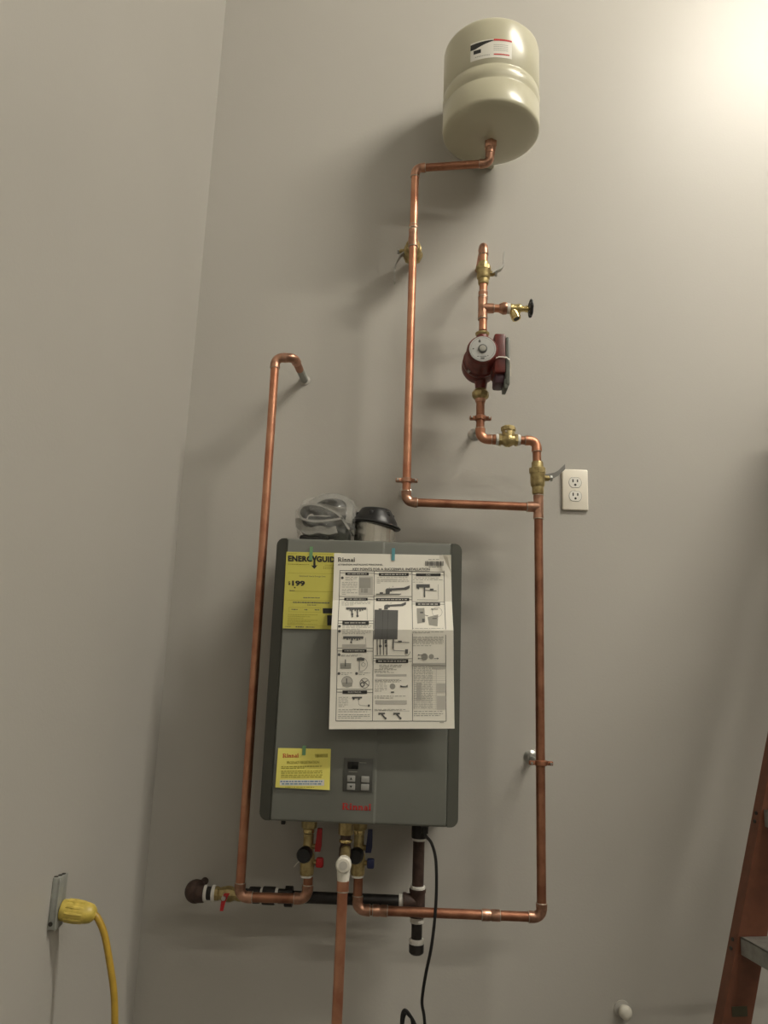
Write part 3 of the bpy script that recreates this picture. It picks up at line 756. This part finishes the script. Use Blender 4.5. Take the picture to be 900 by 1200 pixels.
# ------------------------------------------------------------------ big white instruction sheet
t = thing('instruction_sheet', 'large white printed installation sheet taped to the heater front, creased across', 'poster', (-.005, YFR, 1.42))
FOLD = .452
YT = [(0, -.2560), (.10, -.2570), (.28, -.2650), (FOLD, -.3000), (.70, -.2900), (1.0, -.2900)]
YTl = [(0, -.2560), (.10, -.2570), (.28, -.2640), (FOLD, -.2930), (.70, -.2850), (1.0, -.2900)]
def ysheet(u, v):
    y = lerp(interp(v, YTl), interp(v, YT), u)
    c = max(0, (u - .90) / .10 + (.055 - v) / .055)     # curled top right corner
    if c > .9: y -= (c - .9) * .006
    return y
vc = sorted({0, .0275, .055, .10, .28, FOLD, .70, 1.0} | {i / 20 for i in range(21)})
page, PS = flat_sheet('page', t, [(-.1495, 1.8315), (.1335, 1.8355), (.1462, 1.4330), (-.1390, 1.4215)], ysheet, 'paper', nu=20, vcuts=vc)
CUTS = [v for v in vc if 0 < v < 1]
def sh(x, y, lift=.0005):       # drawing units -> sheet
    v = (y - 38 - 10 * 0) / 1130.0
    u = (x - 52 + 24 * v) / (760 + 48 * v)
    v = (y - (38 + 14 * u) ) / (lerp(1132, 1115, u))
    return PS(u, v, lift)
cuty = [38 + v * 1130 for v in CUTS]
def sheet_ink(ink, name, m, lift=.0005): return ink.build(name, m, lambda x, y: sh(x, y, lift), t, cuts=cuty)
k = Ink()
k.serif_word(76, 68, 188, 97)
sheet_ink(k, 'maker_name', 'ink', .0006)
k = Ink(); k.text('ATTENTION INSTALLING PERSONNEL', 76, 111, 370, 122, .012)
k.text('KEY POINTS FOR A SUCCESSFUL INSTALLATION', 174, 138, 676, 155, .012); k.line(174, 158, 676, 160, 2)
sheet_ink(k, 'heading', 'ink', .0006)
k = Ink()       # frames of the three columns
k.frame(88, 156, 768, 1122, 4) if False else None
L0, L1, L2, L3 = (90, 72), (314, 308), (560, 566), (768, 782)
def colx(c, y): return lerp(c[0], c[1], (y - 156) / 964)
for c in (L0, L1, L2, L3): k.line(c[0], 156, c[1], 1120, 3.5)
k.line(90, 156, 768, 166, 3.5); k.line(72, 1120, 782, 1122, 3.5)
rules = [(90, 314, 171), (86, 312, 330), (86, 312, 350), (84, 311, 493), (84, 310, 510), (80, 310, 668), (80, 310, 686), (76, 308, 925), (76, 308, 943),
         (316, 556, 178), (313, 558, 329), (313, 558, 349), (312, 560, 733), (312, 560, 750), (560, 768, 184), (562, 770, 366), (562, 770, 381)]
for a, b, y in rules: k.line(a, y, b, y + 2, 3)
sheet_ink(k, 'column_frames', 'ink_mid', .0005)
k = Ink()
bars = [(126, 278, 169, 188), (344, 538, 172, 193), (586, 746, 175, 194), (120, 272, 339, 358), (326, 542, 341, 361), (584, 742, 371, 393), (112, 282, 494, 521),
        (112, 268, 676, 696), (328, 536, 739, 762), (114, 272, 933, 954)]
for a, b, c, d in bars: k.rect(a, c, b, d)
sheet_ink(k, 'title_bars', 'ink', .0007)
k = Ink()
k.text('GAS', 650, 179, 680, 190, .01); k.text('ELECTRICAL', 150, 938, 236, 949, .01)
for a, b, c, d in bars:
    if (a, b) not in ((586, 746), (114, 272)): k.words(a + 14, b - 14, (c + d) / 2, 6)
sheet_ink(k, 'bar_lettering', 'ink_light', .0009)
k = Ink()       # fine print
k.para(126, 204, [202, 211, 220], 3); k.para(104, 204, [236, 246, 256, 268, 284, 294], 3); k.para(104, 204, [306, 316], 3, .3)
k.para(332, 530, [203, 216], 3); k.para(332, 540, [216, 228, 240], 3, .1)
k.para(574, 750, [206], 3, .9); k.para(566, 760, [218, 234], 3, .35)
k.para(104, 296, [368, 378, 388], 3, .4); k.para(112, 300, [528, 537, 548], 3); k.para(112, 294, [560, 570, 578], 3, .8)
k.para(104, 240, [712, 719], 3, .8); k.para(104, 180, [824, 834], 3); k.para(216, 292, [824, 834], 3)
k.para(88, 150, [976, 986, 998, 1010, 1022, 1032], 3); k.para(88, 294, [1052, 1064], 3, .9); k.para(86, 294, [1082, 1092, 1102], 3, .7)
k.line(180, 1048, 300, 1050, 3)
k.para(350, 500, [776, 786, 796], 4); k.para(320, 470, [804, 815], 4); k.para(320, 530, [822], 3)
k.para(322, 498, [872, 880], 4, .9); k.para(322, 400, [894, 906, 918, 928, 938], 3); k.para(320, 520, [968, 980], 3.5); k.para(320, 520, [1050, 1058], 3, .9)
k.para(560, 760, [544, 566, 572], 3); k.para(566, 760, [598, 606, 614, 622, 630, 640, 654], 3)
k.para(574, 762, [1062, 1076, 1088], 4, .9)
for i in range(24):
    y = 786 + i * 11; k.para(572, 775, [y], 3)
k.text('K98 ALTC PB 3.2', 666, 76, 740, 84, 0) if False else k.words(666, 742, 80, 4)
k.words(740, 770, 1130, 4)
sheet_ink(k, 'fine_print', 'ink_grey', .0006)
k = Ink()       # tinted areas
k.rect(214, 196, 306, 322); k.rect(106, 1040 - 2, 300, 1044) if False else None
k.rect(330, 832, 526, 846); k.rect(326, 994, 528, 1018); k.rect(560, 762, 776, 782)
k.rect(690, 786, 775, 800); k.rect(720, 890, 778, 945); k.rect(722, 968, 780, 1050); k.rect(590, 884, 622, 990)
for i in range(20): k.rect(572, 790 + i * 13.5, 776, 791.5 + i * 13.5)
for x in (574, 640, 676, 716, 776): k.rect(x, 786, x + 2, 1050)
k.rect(112, 645, 262, 662); k.rect(330, 312, 486, 320)
k.rect(98, 764, 168, 798); k.disc(143, 880, 36, 24)
sheet_ink(k, 'tinted_tables', 'ink_light', .0005)
k = Ink()       # halftone pictures, mid grey
k.rect(218, 206, 290, 274)
k.rect(228, 276, 242, 304); k.rect(246, 276, 272, 306)
k.poly([(320, 420), (372, 422), (366, 614), (316, 610)]); k.poly([(374, 422), (404, 422), (398, 612), (368, 614)]); k.poly([(406, 422), (468, 424), (466, 612), (400, 614)])
k.poly([(590, 410), (640, 408), (644, 500), (594, 512)])
k.poly([(660, 470), (728, 452), (722, 530), (668, 522)])
k.rect(100, 770, 168, 796); k.poly([(112, 884), (178, 884), (174, 908), (116, 908)])
k.disc(436, 908, 18, 18); k.disc(640, 724, 22, 18); k.disc(684, 722, 16, 18)
k.rect(322, 318, 480, 322); k.line(560, 772, 776, 780, 8)
sheet_ink(k, 'halftone_pictures', 'ink_grey', .0007)
k = Ink()
k.poly([(318, 420), (470, 423), (466, 614), (316, 612)])
sheet_ink(k, 'heater_picture', 'ink_mid', .0008)
k = Ink()
k.line(372, 424, 368, 612, 1.5); k.line(406, 424, 400, 612, 1.5)
sheet_ink(k, 'heater_picture_edges', 'ink', .0010)
k = Ink()       # dark drawings
def vent(ox, oy, s=1):
    k.poly([(ox, oy - 28 * s), (ox + 10 * s, oy - 36 * s), (ox + 40 * s, oy - 36 * s), (ox + 40 * s, oy - 14 * s), (ox + 28 * s, oy - 14 * s), (ox + 26 * s, oy), (ox, oy)])
    k.line(ox + 34 * s, oy - 28 * s, ox + 128 * s, oy - 34 * s, 15 * s); k.poly([(ox + 122 * s, oy - 42 * s), (ox + 158 * s, oy - 56 * s), (ox + 156 * s, oy - 36 * s), (ox + 130 * s, oy - 24 * s)])
    k.line(ox + 24 * s, oy - 36 * s, ox + 24 * s, oy - 44 * s, 2); k.line(ox + 46 * s, oy - 42 * s, ox + 50 * s, oy - 52 * s, 2)
vent(388, 312, 1.0); vent(380, 418, .9)
k.rect(350, 302, 372, 312); k.rect(326, 312, 490, 316); k.rect(344, 412, 364, 420)
for x in (336, 355, 376, 397): k.line(x, 614, x + 2, 712, 6)
k.disc(356, 656, 9); k.disc(394, 654, 9); k.rect(384, 616, 400, 640)
k.line(440, 614, 438, 672, 9); k.ringo(450, 672, 12, 4, 90, 180, 8); k.line(450, 684, 530, 688, 3); k.line(446, 630, 542, 634, 4); k.rect(470, 622, 494, 632); k.rect(516, 676, 534, 704)
k.line(316, 716, 520, 718, 2.5); k.ringo(520, 690, 28, 2.5, 0, 90, 8)
# left column drawings
for (ox, oy) in ((134, 404), (118, 594)):
    k.rect(ox, oy, ox + 130, oy + 14)
    for j in range(8): k.rect(ox + 6 + j * 16, oy + 12, ox + 14 + j * 16, oy + 16 + (j * 7) % 12)
k.line(170, 418, 176, 470, 9); k.line(206, 418, 208, 470, 9); k.disc(174, 450, 8); k.disc(208, 462, 8)
k.line(172, 608, 172, 640, 5); k.disc(168, 632, 5); k.line(268, 404, 272, 488, 1.5); k.line(262, 604, 266, 664, 1.5)
k.line(132, 740, 132, 784, 6); k.line(100, 766, 170, 766, 2); k.line(140, 858, 140, 892, 6); k.ringo(143, 882, 36, 2, 180, 360)
k.poly([(206, 730), (232, 726), (256, 734), (252, 750), (232, 746), (206, 748)]); k.line(222, 748, 222, 808, 4); k.ringo(230, 770, 44, 2, -70, 110, 18); k.ringo(248, 772, 12, 2)
k.ringo(256, 888, 30, 3); k.line(236, 868, 284, 904, 5); k.ringo(242, 896, 12, 6); k.line(258, 880, 276, 872, 4)
for (x, y) in ((106, 206), (94, 530), (94, 562), (92, 710), (90, 828), (204, 828)): k.disc(x, y, 9)
k.rect(176, 972, 240, 982); k.disc(186, 986, 6); k.disc(220, 986, 5); k.line(216, 984, 218, 1010, 2); k.ringo(230, 1012, 12, 2, 90, 180, 6); k.line(230, 1026, 280, 1028, 2); k.rect(278, 1020, 290, 1034)
# right column
k.rect(588, 248, 676, 270); k.poly([(588, 268), (606, 266), (606, 284), (590, 276)]); k.line(641, 268, 642, 336, 9); k.line(646, 288, 720, 292, 4); k.rect(676, 278, 700, 288); k.line(730, 250, 732, 352, 1.5); k.line(594, 352, 730, 354, 2)
k.line(684, 416, 728, 416, 4); k.poly([(680, 416), (692, 410), (692, 422)]); k.ringo(722, 436, 32, 1.5); k.rect(624, 480, 640, 504); k.rect(612, 434, 632, 444); k.line(640, 456, 664, 462, 4); k.rect(690, 476, 718, 482)
for (a, b, y) in ((600, 626, 712), (600, 626, 734), (700, 728, 734)): k.line(a, y, b, y, 3)
k.poly([(596, 712), (606, 706), (606, 718)]); k.poly([(596, 734), (606, 728), (606, 740)]); k.poly([(732, 734), (722, 728), (722, 740)])
for j in range(4): k.line(628, 706 + j * 10, 652, 706 + j * 10, 2)
# middle bottom
k.poly([(486, 900), (500, 906), (520, 906), (534, 898), (534, 914), (486, 914)]); k.rect(426, 940, 446, 948); k.line(320, 864, 480, 866, 2)
for ox in (346, 442):
    k.rect(ox, 1070, ox + 42, 1080); k.line(ox + 20, 1078, ox + 46, 1104, 8); k.disc(ox + 4, 1080, 5); k.disc(ox + 46, 1104, 7)
k.line(322, 1054, 546, 1060, 1.5)
# barcode
r = random.Random(5); x = 646
while x < 764:
    w_ = r.uniform(2, 5.5); k.rect(x, 92, x + w_, 124); x += w_ + r.uniform(1.5, 4)
k.words(668, 750, 132, 3)
sheet_ink(k, 'line_drawings', 'ink_mid', .0011)
# turned-over corner and tape tabs
MB().face([]) if False else None
mb = MB()
a = PS(.925, -.001, .004); b = PS(1.0, .115, .005); c_ = PS(.965, .012, .012)
mb.face([a, b, c_]); mb.build('turned_corner', M['paper'], t)
def tab(name, x0, x1, z0, z1, m, y, parent, label=None):
    o = MB().box(((x0 + x1) / 2, y, (z0 + z1) / 2), (x1 - x0, .0005, z1 - z0)).build(name, M[m], parent)
    if label: o['label'] = label
    return o
tab('tape_tab', -.010, -.002, 1.818, 1.848, 'mtape', -.2578, t, 'pale blue tape tab')
tab('tape_strip', -.117, -.103, 1.828, 1.862, 'ctape', -.2512, t, 'clear tape strip')

# ------------------------------------------------------------------ yellow energy sheet
t = thing('energy_label_sheet', 'yellow energy cost sheet taped at the heater top left, partly under the white sheet', 'label sheet', (-.2, YFR, 1.65))
page, PE = flat_sheet('page', t, [(-.2665, 1.8315), (-.1335, 1.8330), (-.1310, 1.6485), (-.2640, 1.6465)], lambda u, v: -.2512 - .003 * v - .0005 * u, 'yellow')
def en(x, y, lift=.0004):
    v = (y - 70) / 978.0; u = (x - 170 + 55 * v) / 700.0
    return PE(u, v, lift)
def eink(k, name, m, lift=.0005): return k.build(name, m, lambda x, y: en(x, y, lift), t)
k = Ink()
k.text('ENERG', 190, 118, 500, 195, .055, 1.08); k.text('GUIDE', 556, 118, 846, 195, .055, 1.08)
k.poly([(492, 112), (516, 112), (530, 145), (544, 112), (568, 112), (542, 175), (542, 240), (566, 236), (528, 285), (486, 240), (514, 242), (518, 175)])
k.text('$', 192, 450, 218, 502, .02); k.text('199', 240, 440, 404, 510, .05)
k.poly([(262, 522), (286, 522), (274, 544)]); k.rect(625, 785, 830, 850); k.rect(678, 872, 800, 1000)
eink(k, 'bold_lettering', 'ink')
k = Ink()
k.text('Estimated Yearly Energy Cost', 336, 370, 668, 394, .0); k.text('Within', 206, 558, 272, 578, .0) if False else k.words(206, 272, 568, 9)
k.text('Cost Range of Similar Models', 370, 646, 610, 664, 0) if False else k.words(380, 600, 655, 9)
k.words(250, 720, 717, 13, 2); k.words(430, 540, 748, 8)
k.words(280, 380, 1026, 12); k.words(410, 520, 1026, 9); k.words(146, 230, 1024, 6)
for a, b in ((230, 306), (392, 430), (524, 584)): k.words(a, b, 808, 11)
eink(k, 'small_lettering', 'ink_mid')
k = Ink()
k.words(190, 300, 92, 5); k.words(440, 760, 92, 5); k.words(190, 470, 230, 9); k.words(660, 830, 232, 8); k.words(640, 830, 256, 8); k.words(640, 830, 276, 8)
k.rect(186, 343, 840, 346); k.rect(206, 572, 840, 576); k.rect(170, 690, 830, 693); k.frame(196, 782, 600, 838, 2.5); k.rect(180, 1008, 830, 1010)
for i, y in enumerate((872, 896, 918, 940, 958, 978, 992)): k.words(186 - i * 2, 560 - (i % 3) * 90, y, 6, i)
eink(k, 'fine_print', 'ink_olive')
tab('tape_tab', -.2100, -.2020, 1.812, 1.846, 'mtape_g', -.2528, t, 'green tape tab')

# ------------------------------------------------------------------ yellow registration card
t = thing('registration_card', 'small yellow product card taped near the bottom left of the heater front', 'card', (-.196, YFR, 1.285))
page, PR = flat_sheet('page', t, [(-.2575, 1.3725), (-.1355, 1.3750), (-.1335, 1.2850), (-.2580, 1.2865)], lambda u, v: -.2512 - .004 * v, 'card')
def rg(x, y, lift=.0004):
    v = (y - 40 - 18 * (x - 100) / 400) / 297.0; u = (x - 100 + 15 * v) / (400 + 5 * v)
    return PR(u, v, lift)
k = Ink(); k.serif_word(136, 84, 256, 114); k.build('maker_name', 'ink_red', lambda x, y: rg(x, y), t)
k = Ink(); k.text('PRODUCT REGISTRATION', 168, 142, 412, 162, .015); k.build('heading', 'ink_olive', lambda x, y: rg(x, y, .0005), t)
k = Ink()
x = 380
r = random.Random(8)
while x < 478:
    w_ = r.uniform(2, 5); k.rect(x, 92, x + w_, 118); x += w_ + r.uniform(1, 3)
for y in (180, 192, 214, 228, 244, 258): k.words(126, 436 if y != 192 else 300, y + 2, 6)
k.words(160, 380, 334, 5); k.build('fine_print', 'ink_olive', lambda x, y: rg(x, y, .0005), t)
k = Ink(); k.rect(118, 280, 450, 322); k.build('pale_band', 'ink_white', lambda x, y: rg(x, y, .0005), t)
k = Ink(); k.words(122, 442, 292, 9); k.words(134, 436, 310, 9, 3); k.build('blue_lettering', 'ink_blue', lambda x, y: rg(x, y, .0007), t)
tab('tape_tab', -.2010, -.1930, 1.3590, 1.3800, 'mtape_g', -.2530, t, 'green tape tab')

# heater maker's name and button arrows
def ph(x, z, lift=.0004): return V((x, YC - lift, z))
k = Ink(); k.serif_word(-.1035, -1.2585, -.0375, -1.2440); k.build('maker_name', 'ink_red', lambda x, y: V((x, YC - .0005, -y)), heater, label='red maker name in slab serif letters')
k = Ink()
k.poly([(-.0885, -1.3100), (-.0825, -1.3100), (-.0855, -1.3150)]); k.poly([(-.0885, -1.2970), (-.0820, -1.2970), (-.0850, -1.2920)])
k.build('arrow_marks', 'ink', lambda x, y: V((x, YC - .0052, -y)), cp)
k = Ink(); k.rect(-.068, -1.348, -.052, -1.347); k.rect(-.092, -1.3275, -.072, -1.3265); k.build('panel_print', 'ink_grey', lambda x, y: V((x, YC - .0030, -y)), cp)
# brass-colour reflective seam on the control band: the two long edges are modelled in the cover

# tank label wrapped round the shell
k = Ink(); RT = R + .0006
def wrap(u, v, lift=0):     # u along label 0..1, v down 0..1
    a = rad(lerp(-31, 17, u)); z = lerp(3.258, 3.199, v)
    return V((TX + (RT + lift) * math.sin(a), TY - (RT + lift) * math.cos(a), z))
tank = [o for o in bpy.data.objects if o.name == 'expansion_tank'][0]
for i in range(16): k.rect(i / 16, 0, (i + 1) / 16, 1)
lab = k.build('label', 'ink_white', lambda x, y: wrap(x, y), tank)
k = Ink()
for i in range(10):
    u0, u1 = i / 16, (i + 1) / 16
    def lo(u): return .40 if u < .12 else max(.04, .40 - .36 * (u - .12) / .5)
    k.poly([(u0, .10 - .10 * u0), (u1, .10 - .10 * u1), (u1, lo(u1)), (u0, lo(u0))])
k.rect(.08, .46, .26, .66)
k.build('label_swoosh', 'ink', lambda x, y: wrap(x, y, .0004), lab)
k = Ink()
for i in range(9, 16): k.rect(i / 16, .0, (i + 1) / 16, .10)
for i in range(9, 15): k.rect(i / 16, .80, (i + 1) / 16, .86)
k.build('label_red_lines', 'ink_red', lambda x, y: wrap(x, y, .0005), lab)
k = Ink()
for j, y in enumerate((.30, .40, .50, .60)):
    for i in range(10): k.rect(.56 + i * .035, y, .56 + i * .035 + .026, y + .03)
for i in range(9): k.rect(.12 + i * .04, .82, .15 + i * .04, .86)
k.build('label_fine_print', 'ink_grey', lambda x, y: wrap(x, y, .0004), lab)

# pump face print
fpo, fc, dax = PUMP_FACE
ex = V((0, 0, 1)).cross(dax).normalized() * -1
if ex.x < 0: ex = -ex
def pf(x, y): return fc + dax * .0024 + ex * x * .001 + V((0, 0, 1)) * (-y) * .001
k = Ink()
k.poly([(-11, -22), (-8, -26), (-5, -22), (-5, -17), (-11, -17)]); k.rect(-26, -1, -22, 2); k.rect(-14, 20, -9, 22); k.rect(-7, 20, 10, 21.6); k.rect(12, 18, 15, 20)
k.rect(-5, 24, 5, 28); k.ringo(0, 0, 30.5, .5, 0, 360, 40)
k.build('face_print', 'ink_mid', pf, fpo)

# ------------------------------------------------------------------ wall outlet
t = thing('wall_outlet', 'ivory duplex wall outlet to the right of the copper riser', 'outlet', (.495, 0, 2.071))
mb = MB()
w2, h2 = .0362, .0590; cxo, czo = .4953, 2.0708
pl = [(-w2, -h2), (w2, -h2), (w2, h2), (-w2, h2)]
mb.box((cxo, -.0040, czo), (w2 * 2, .0080, h2 * 2), .0038, seg=3)
mb.build('cover_plate', M['cover'], t)
for s in (1, -1):
    zc = czo + .001 + s * .0195
    # round face with flattened top and bottom
    gap = [(.0180 * math.cos(2 * math.pi * i / 32), max(-.0152, min(.0152, .0180 * math.sin(2 * math.pi * i / 32)))) for i in range(32)]  # raised grey rim, the shade of the gap round the face as colour
    MB().prism(gap, lambda p: V((cxo + p[0], -.0060, zc + p[1])), lambda p: V((cxo + p[0], -.0083, zc + p[1]))).build('receptacle_gap_shade', M['ink_grey'], t)
    poly = []
    for i in range(32):
        a = 2 * math.pi * i / 32
        poly.append((.0168 * math.cos(a), max(-.0140, min(.0140, .0168 * math.sin(a)))))
    MB().prism(poly, lambda p: V((cxo + p[0], -.0060, zc + p[1])), lambda p: V((cxo + p[0], -.0094, zc + p[1]))).build('receptacle', M['recept'], t)
    rc = bpy.data.objects[-1] if False else None
    MB().box((cxo - .0063, -.0093, zc + .0045), (.0034, .0010, .0090)).build('slot', M['slot'], t)
    MB().box((cxo + .0063, -.0093, zc + .0045), (.0034, .0010, .0075)).build('slot', M['slot'], t)
    MB().cyl((cxo, -.0090, zc - .0070), (cxo, -.0099, zc - .0070), .0032, seg=12).build('ground_hole', M['slot'], t)
MB().cyl((cxo, -.0075, czo + .001), (cxo, -.0090, czo + .001), .0028, seg=14).build('screw', M['cover'], t)

# ------------------------------------------------------------------ box, plug and cord on the left wall
t = thing('outlet_box', 'narrow grey metal outlet box on the left wall', 'outlet box', (XL, -.575, 1.075))
mb = MB().box((XL + .0065, -.572, 1.118), (.013, .034, .088), .002)
mb.build('box', M['boxmetal'], t)
MB().box((XL + .0135, -.572, 1.118), (.0018, .036, .090), .0008).build('face_plate', M['boxmetal'], t)
for dx, dy in ((.004, -.011), (.007, .0), (.009, .011)):
    MB().lathe([(0, .0036), (.0012, .0036)], (XL + dx, -.572 + dy, 1.1622), (0, 0, 1), 12).build('knockout', M['slot'], t)
MB().lathe([(0, .004), (.0010, .004)], (XL + .006, -.5895, 1.084), (0, -1, 0), 12).build('knockout', M['slot'], t)
t = thing('cord_plug', 'chunky yellow plug pushed into the outlet box on the left wall', 'plug', (XL + .02, -.56, 1.09))
ax = V((1, .10, -.12)).normalized(); o0 = V((XL + .0144, -.568, 1.103))
MB().lathe([(0, .0165), (.003, .0185), (.018, .0192), (.021, .0182), (.024, .0192), (.038, .0190), (.048, .0180), (.056, .0158), (.061, .0115), (.064, .0074)], o0, ax, 20).build('plug_body', M['plug'], t)
for k_ in range(10):
    a = 2 * math.pi * k_ / 10
    _, A_, B_ = frame(ax)
    q = o0 + ax * .010 + (A_ * math.cos(a) + B_ * math.sin(a)) * .0172
    MB().tube([q, q + ax * .016, q + ax * .030 - (A_ * math.cos(a) + B_ * math.sin(a)) * .001, q + ax * .040 - (A_ * math.cos(a) + B_ * math.sin(a)) * .004], [.003, .0036, .0034, .002], 8).build('grip_rib', M['plug'], t)
e = o0 + ax * .058
cordp = catmull([e, (-.5290, -.563, 1.090), (-.5165, -.561, 1.068), (-.5060, -.560, 1.038), (-.4870, -.560, .970), (-.4790, -.560, .915), (-.4745, -.560, .86), (-.474, -.560, .70), (-.48, -.55, .45), (-.485, -.56, .18), (-.46, -.60, .03), (-.40, -.66, .0075), (-.25, -.80, .0075)], 8)
tag(MB().tube(cordp, .0062, 12).build('extension_cord', M['ycord']), 'yellow extension cord hanging from the plug on the left wall', 'cord')

# ------------------------------------------------------------------ small white cap low on the wall
t = thing('door_stop', 'small round white wall bumper low on the wall near the bottom edge', 'wall bumper', (.59, 0, .768))
MB().lathe([(0, .020), (.003, .020), (.005, .012), (.016, .011)], (.5905, -.0005, .766), (0, -1, 0), 24).build('base', M['wall'], t)
MB().lathe([(0, .012), (.004, .0155), (.012, .0160), (.018, .0130), (.021, .0070)], (.5905, -.014, .766), (.2, -1, .1), 24).build('cap', M['plastic'], t)

# ------------------------------------------------------------------ orange step ladder
t = thing('step_ladder', 'orange fibreglass step ladder with grey steps standing in the lower right corner', 'ladder', (.50, -.32, 0))
e_ = V((.985, .172, 0)); u_ = V((.172, -.985, 0)); TAN = .288
Wr, Fr, th = .070, .030, .004
base = V((.7420 - .872 * TAN * .985, -.250 - .872 * TAN * .172, 0))     # web front edge at floor
SPAN = .35
def rail(origin, out, tanl, ztop, name, z0=0.012, edir=e_):
    poly = [(0, 0), (Wr, 0), (Wr, Fr), (Wr - th, Fr), (Wr - th, th), (th, th), (th, Fr), (0, Fr)]
    f = lambda z: (lambda p: origin + edir * (p[0] + tanl * z) + out * p[1] + V((0, 0, z)))
    o = MB().prism(poly, f(z0), f(ztop)).build(name, M['fibreglass'], t, angle=20)
    c = [origin + edir * (a + tanl * 0) + out * b for a, b in ((-.004, -.004), (Wr + .004, -.004), (Wr + .004, Fr + .004), (-.004, Fr + .004))]
    MB().prism([0, 1, 2, 3], lambda i: V((c[i].x, c[i].y, 0)), lambda i: V((c[i].x, c[i].y, .05)) + edir * tanl * .05).build('foot', M['rubber'], t)
    return o
rail(base, -u_, TAN, 2.38, 'front_rail')
rail(base + u_ * SPAN, u_, TAN, 2.38, 'front_rail')
topo = base + e_ * (TAN * 1.66)
rl = lambda z: z
for s_, out in ((0, -u_), (SPAN, u_)):
    # rear rails lean the other way and meet the front ones at the top
    o2 = base + u_ * (s_ + (.012 if s_ else -.012)) + e_ * (TAN * 2.38 + .55 + .035)
    rail(o2, out, -.55 / 2.38, 2.33, 'rear_rail')
for z in (2.070, 1.805, 1.540, 1.275, 1.010, .745, .480, .215):
    q = base + e_ * (TAN * z + .004)
    mb = MB()
    hh = .036
    f0 = q + u_ * .0015; f1 = q + u_ * (SPAN - .0015)
    # tread with turned-down front and rear lips
    for (a, b, c, d) in ((.0, .066, z - .003, z), (.0, .003, z - hh, z), (.063, .066, z - hh * .8, z)):
        shp = [(a, c), (b, c), (b, d), (a, d)]
        mb.prism(shp, lambda p: V((f0.x, f0.y, 0)) + e_ * p[0] + V((0, 0, p[1])), lambda p: V((f1.x, f1.y, 0)) + e_ * p[0] + V((0, 0, p[1])))
    mb.build('step', M['alu'], t)
    for zz in (z - .010, z - .028):
        for s_ in (-.0, ):
            c = base + e_ * (TAN * zz) + V((0, 0, zz)) - u_ * .015
            MB().cyl(c, c - e_ * .003, .0042, seg=8).build('rivet', M['slot'], t)
for z in (.45, 1.0, 1.6):
    q0 = base + e_ * (TAN * 2.38 + .55 + .035 + .03 - .55 / 2.38 * z) + V((0, 0, z))
    MB().box(q0 + u_ * SPAN / 2, (.02, SPAN + .03, .03), .002, rot=Matrix.Rotation(math.atan2(-.172, .985) * -1, 3, 'Z')).build('rear_brace', M['alu'], t)
q0 = base + e_ * (TAN * 2.38 + .055) + u_ * SPAN / 2
MB().box(V((q0.x, q0.y, 2.395)), (.17, SPAN + .09, .05), .006, rot=Matrix.Rotation(math.atan2(.172, .985), 3, 'Z')).build('top_cap', M['fibreglass'], t)
for s_ in (0, SPAN):
    a = base + u_ * s_ + e_ * (TAN * 1.0 + Wr) + V((0, 0, 1.0)); b = base + u_ * s_ + e_ * (TAN * 2.38 + .585 - .231 * 1.0) + V((0, 0, 1.0))
    MB().strip([a, (a + b) / 2 + V((0, 0, -.01)), b], .018, .003, (0, 0, 1)).build('spreader', M['alu'], t)
z = .862
c = base + e_ * (TAN * z + .036) + V((0, 0, z)) + u_ * .0008
MB().box(c, (.036, .0012, .020), rot=Matrix.Rotation(math.atan2(.172, .985), 3, 'Z')).build('sticker', M['sticker'], t)
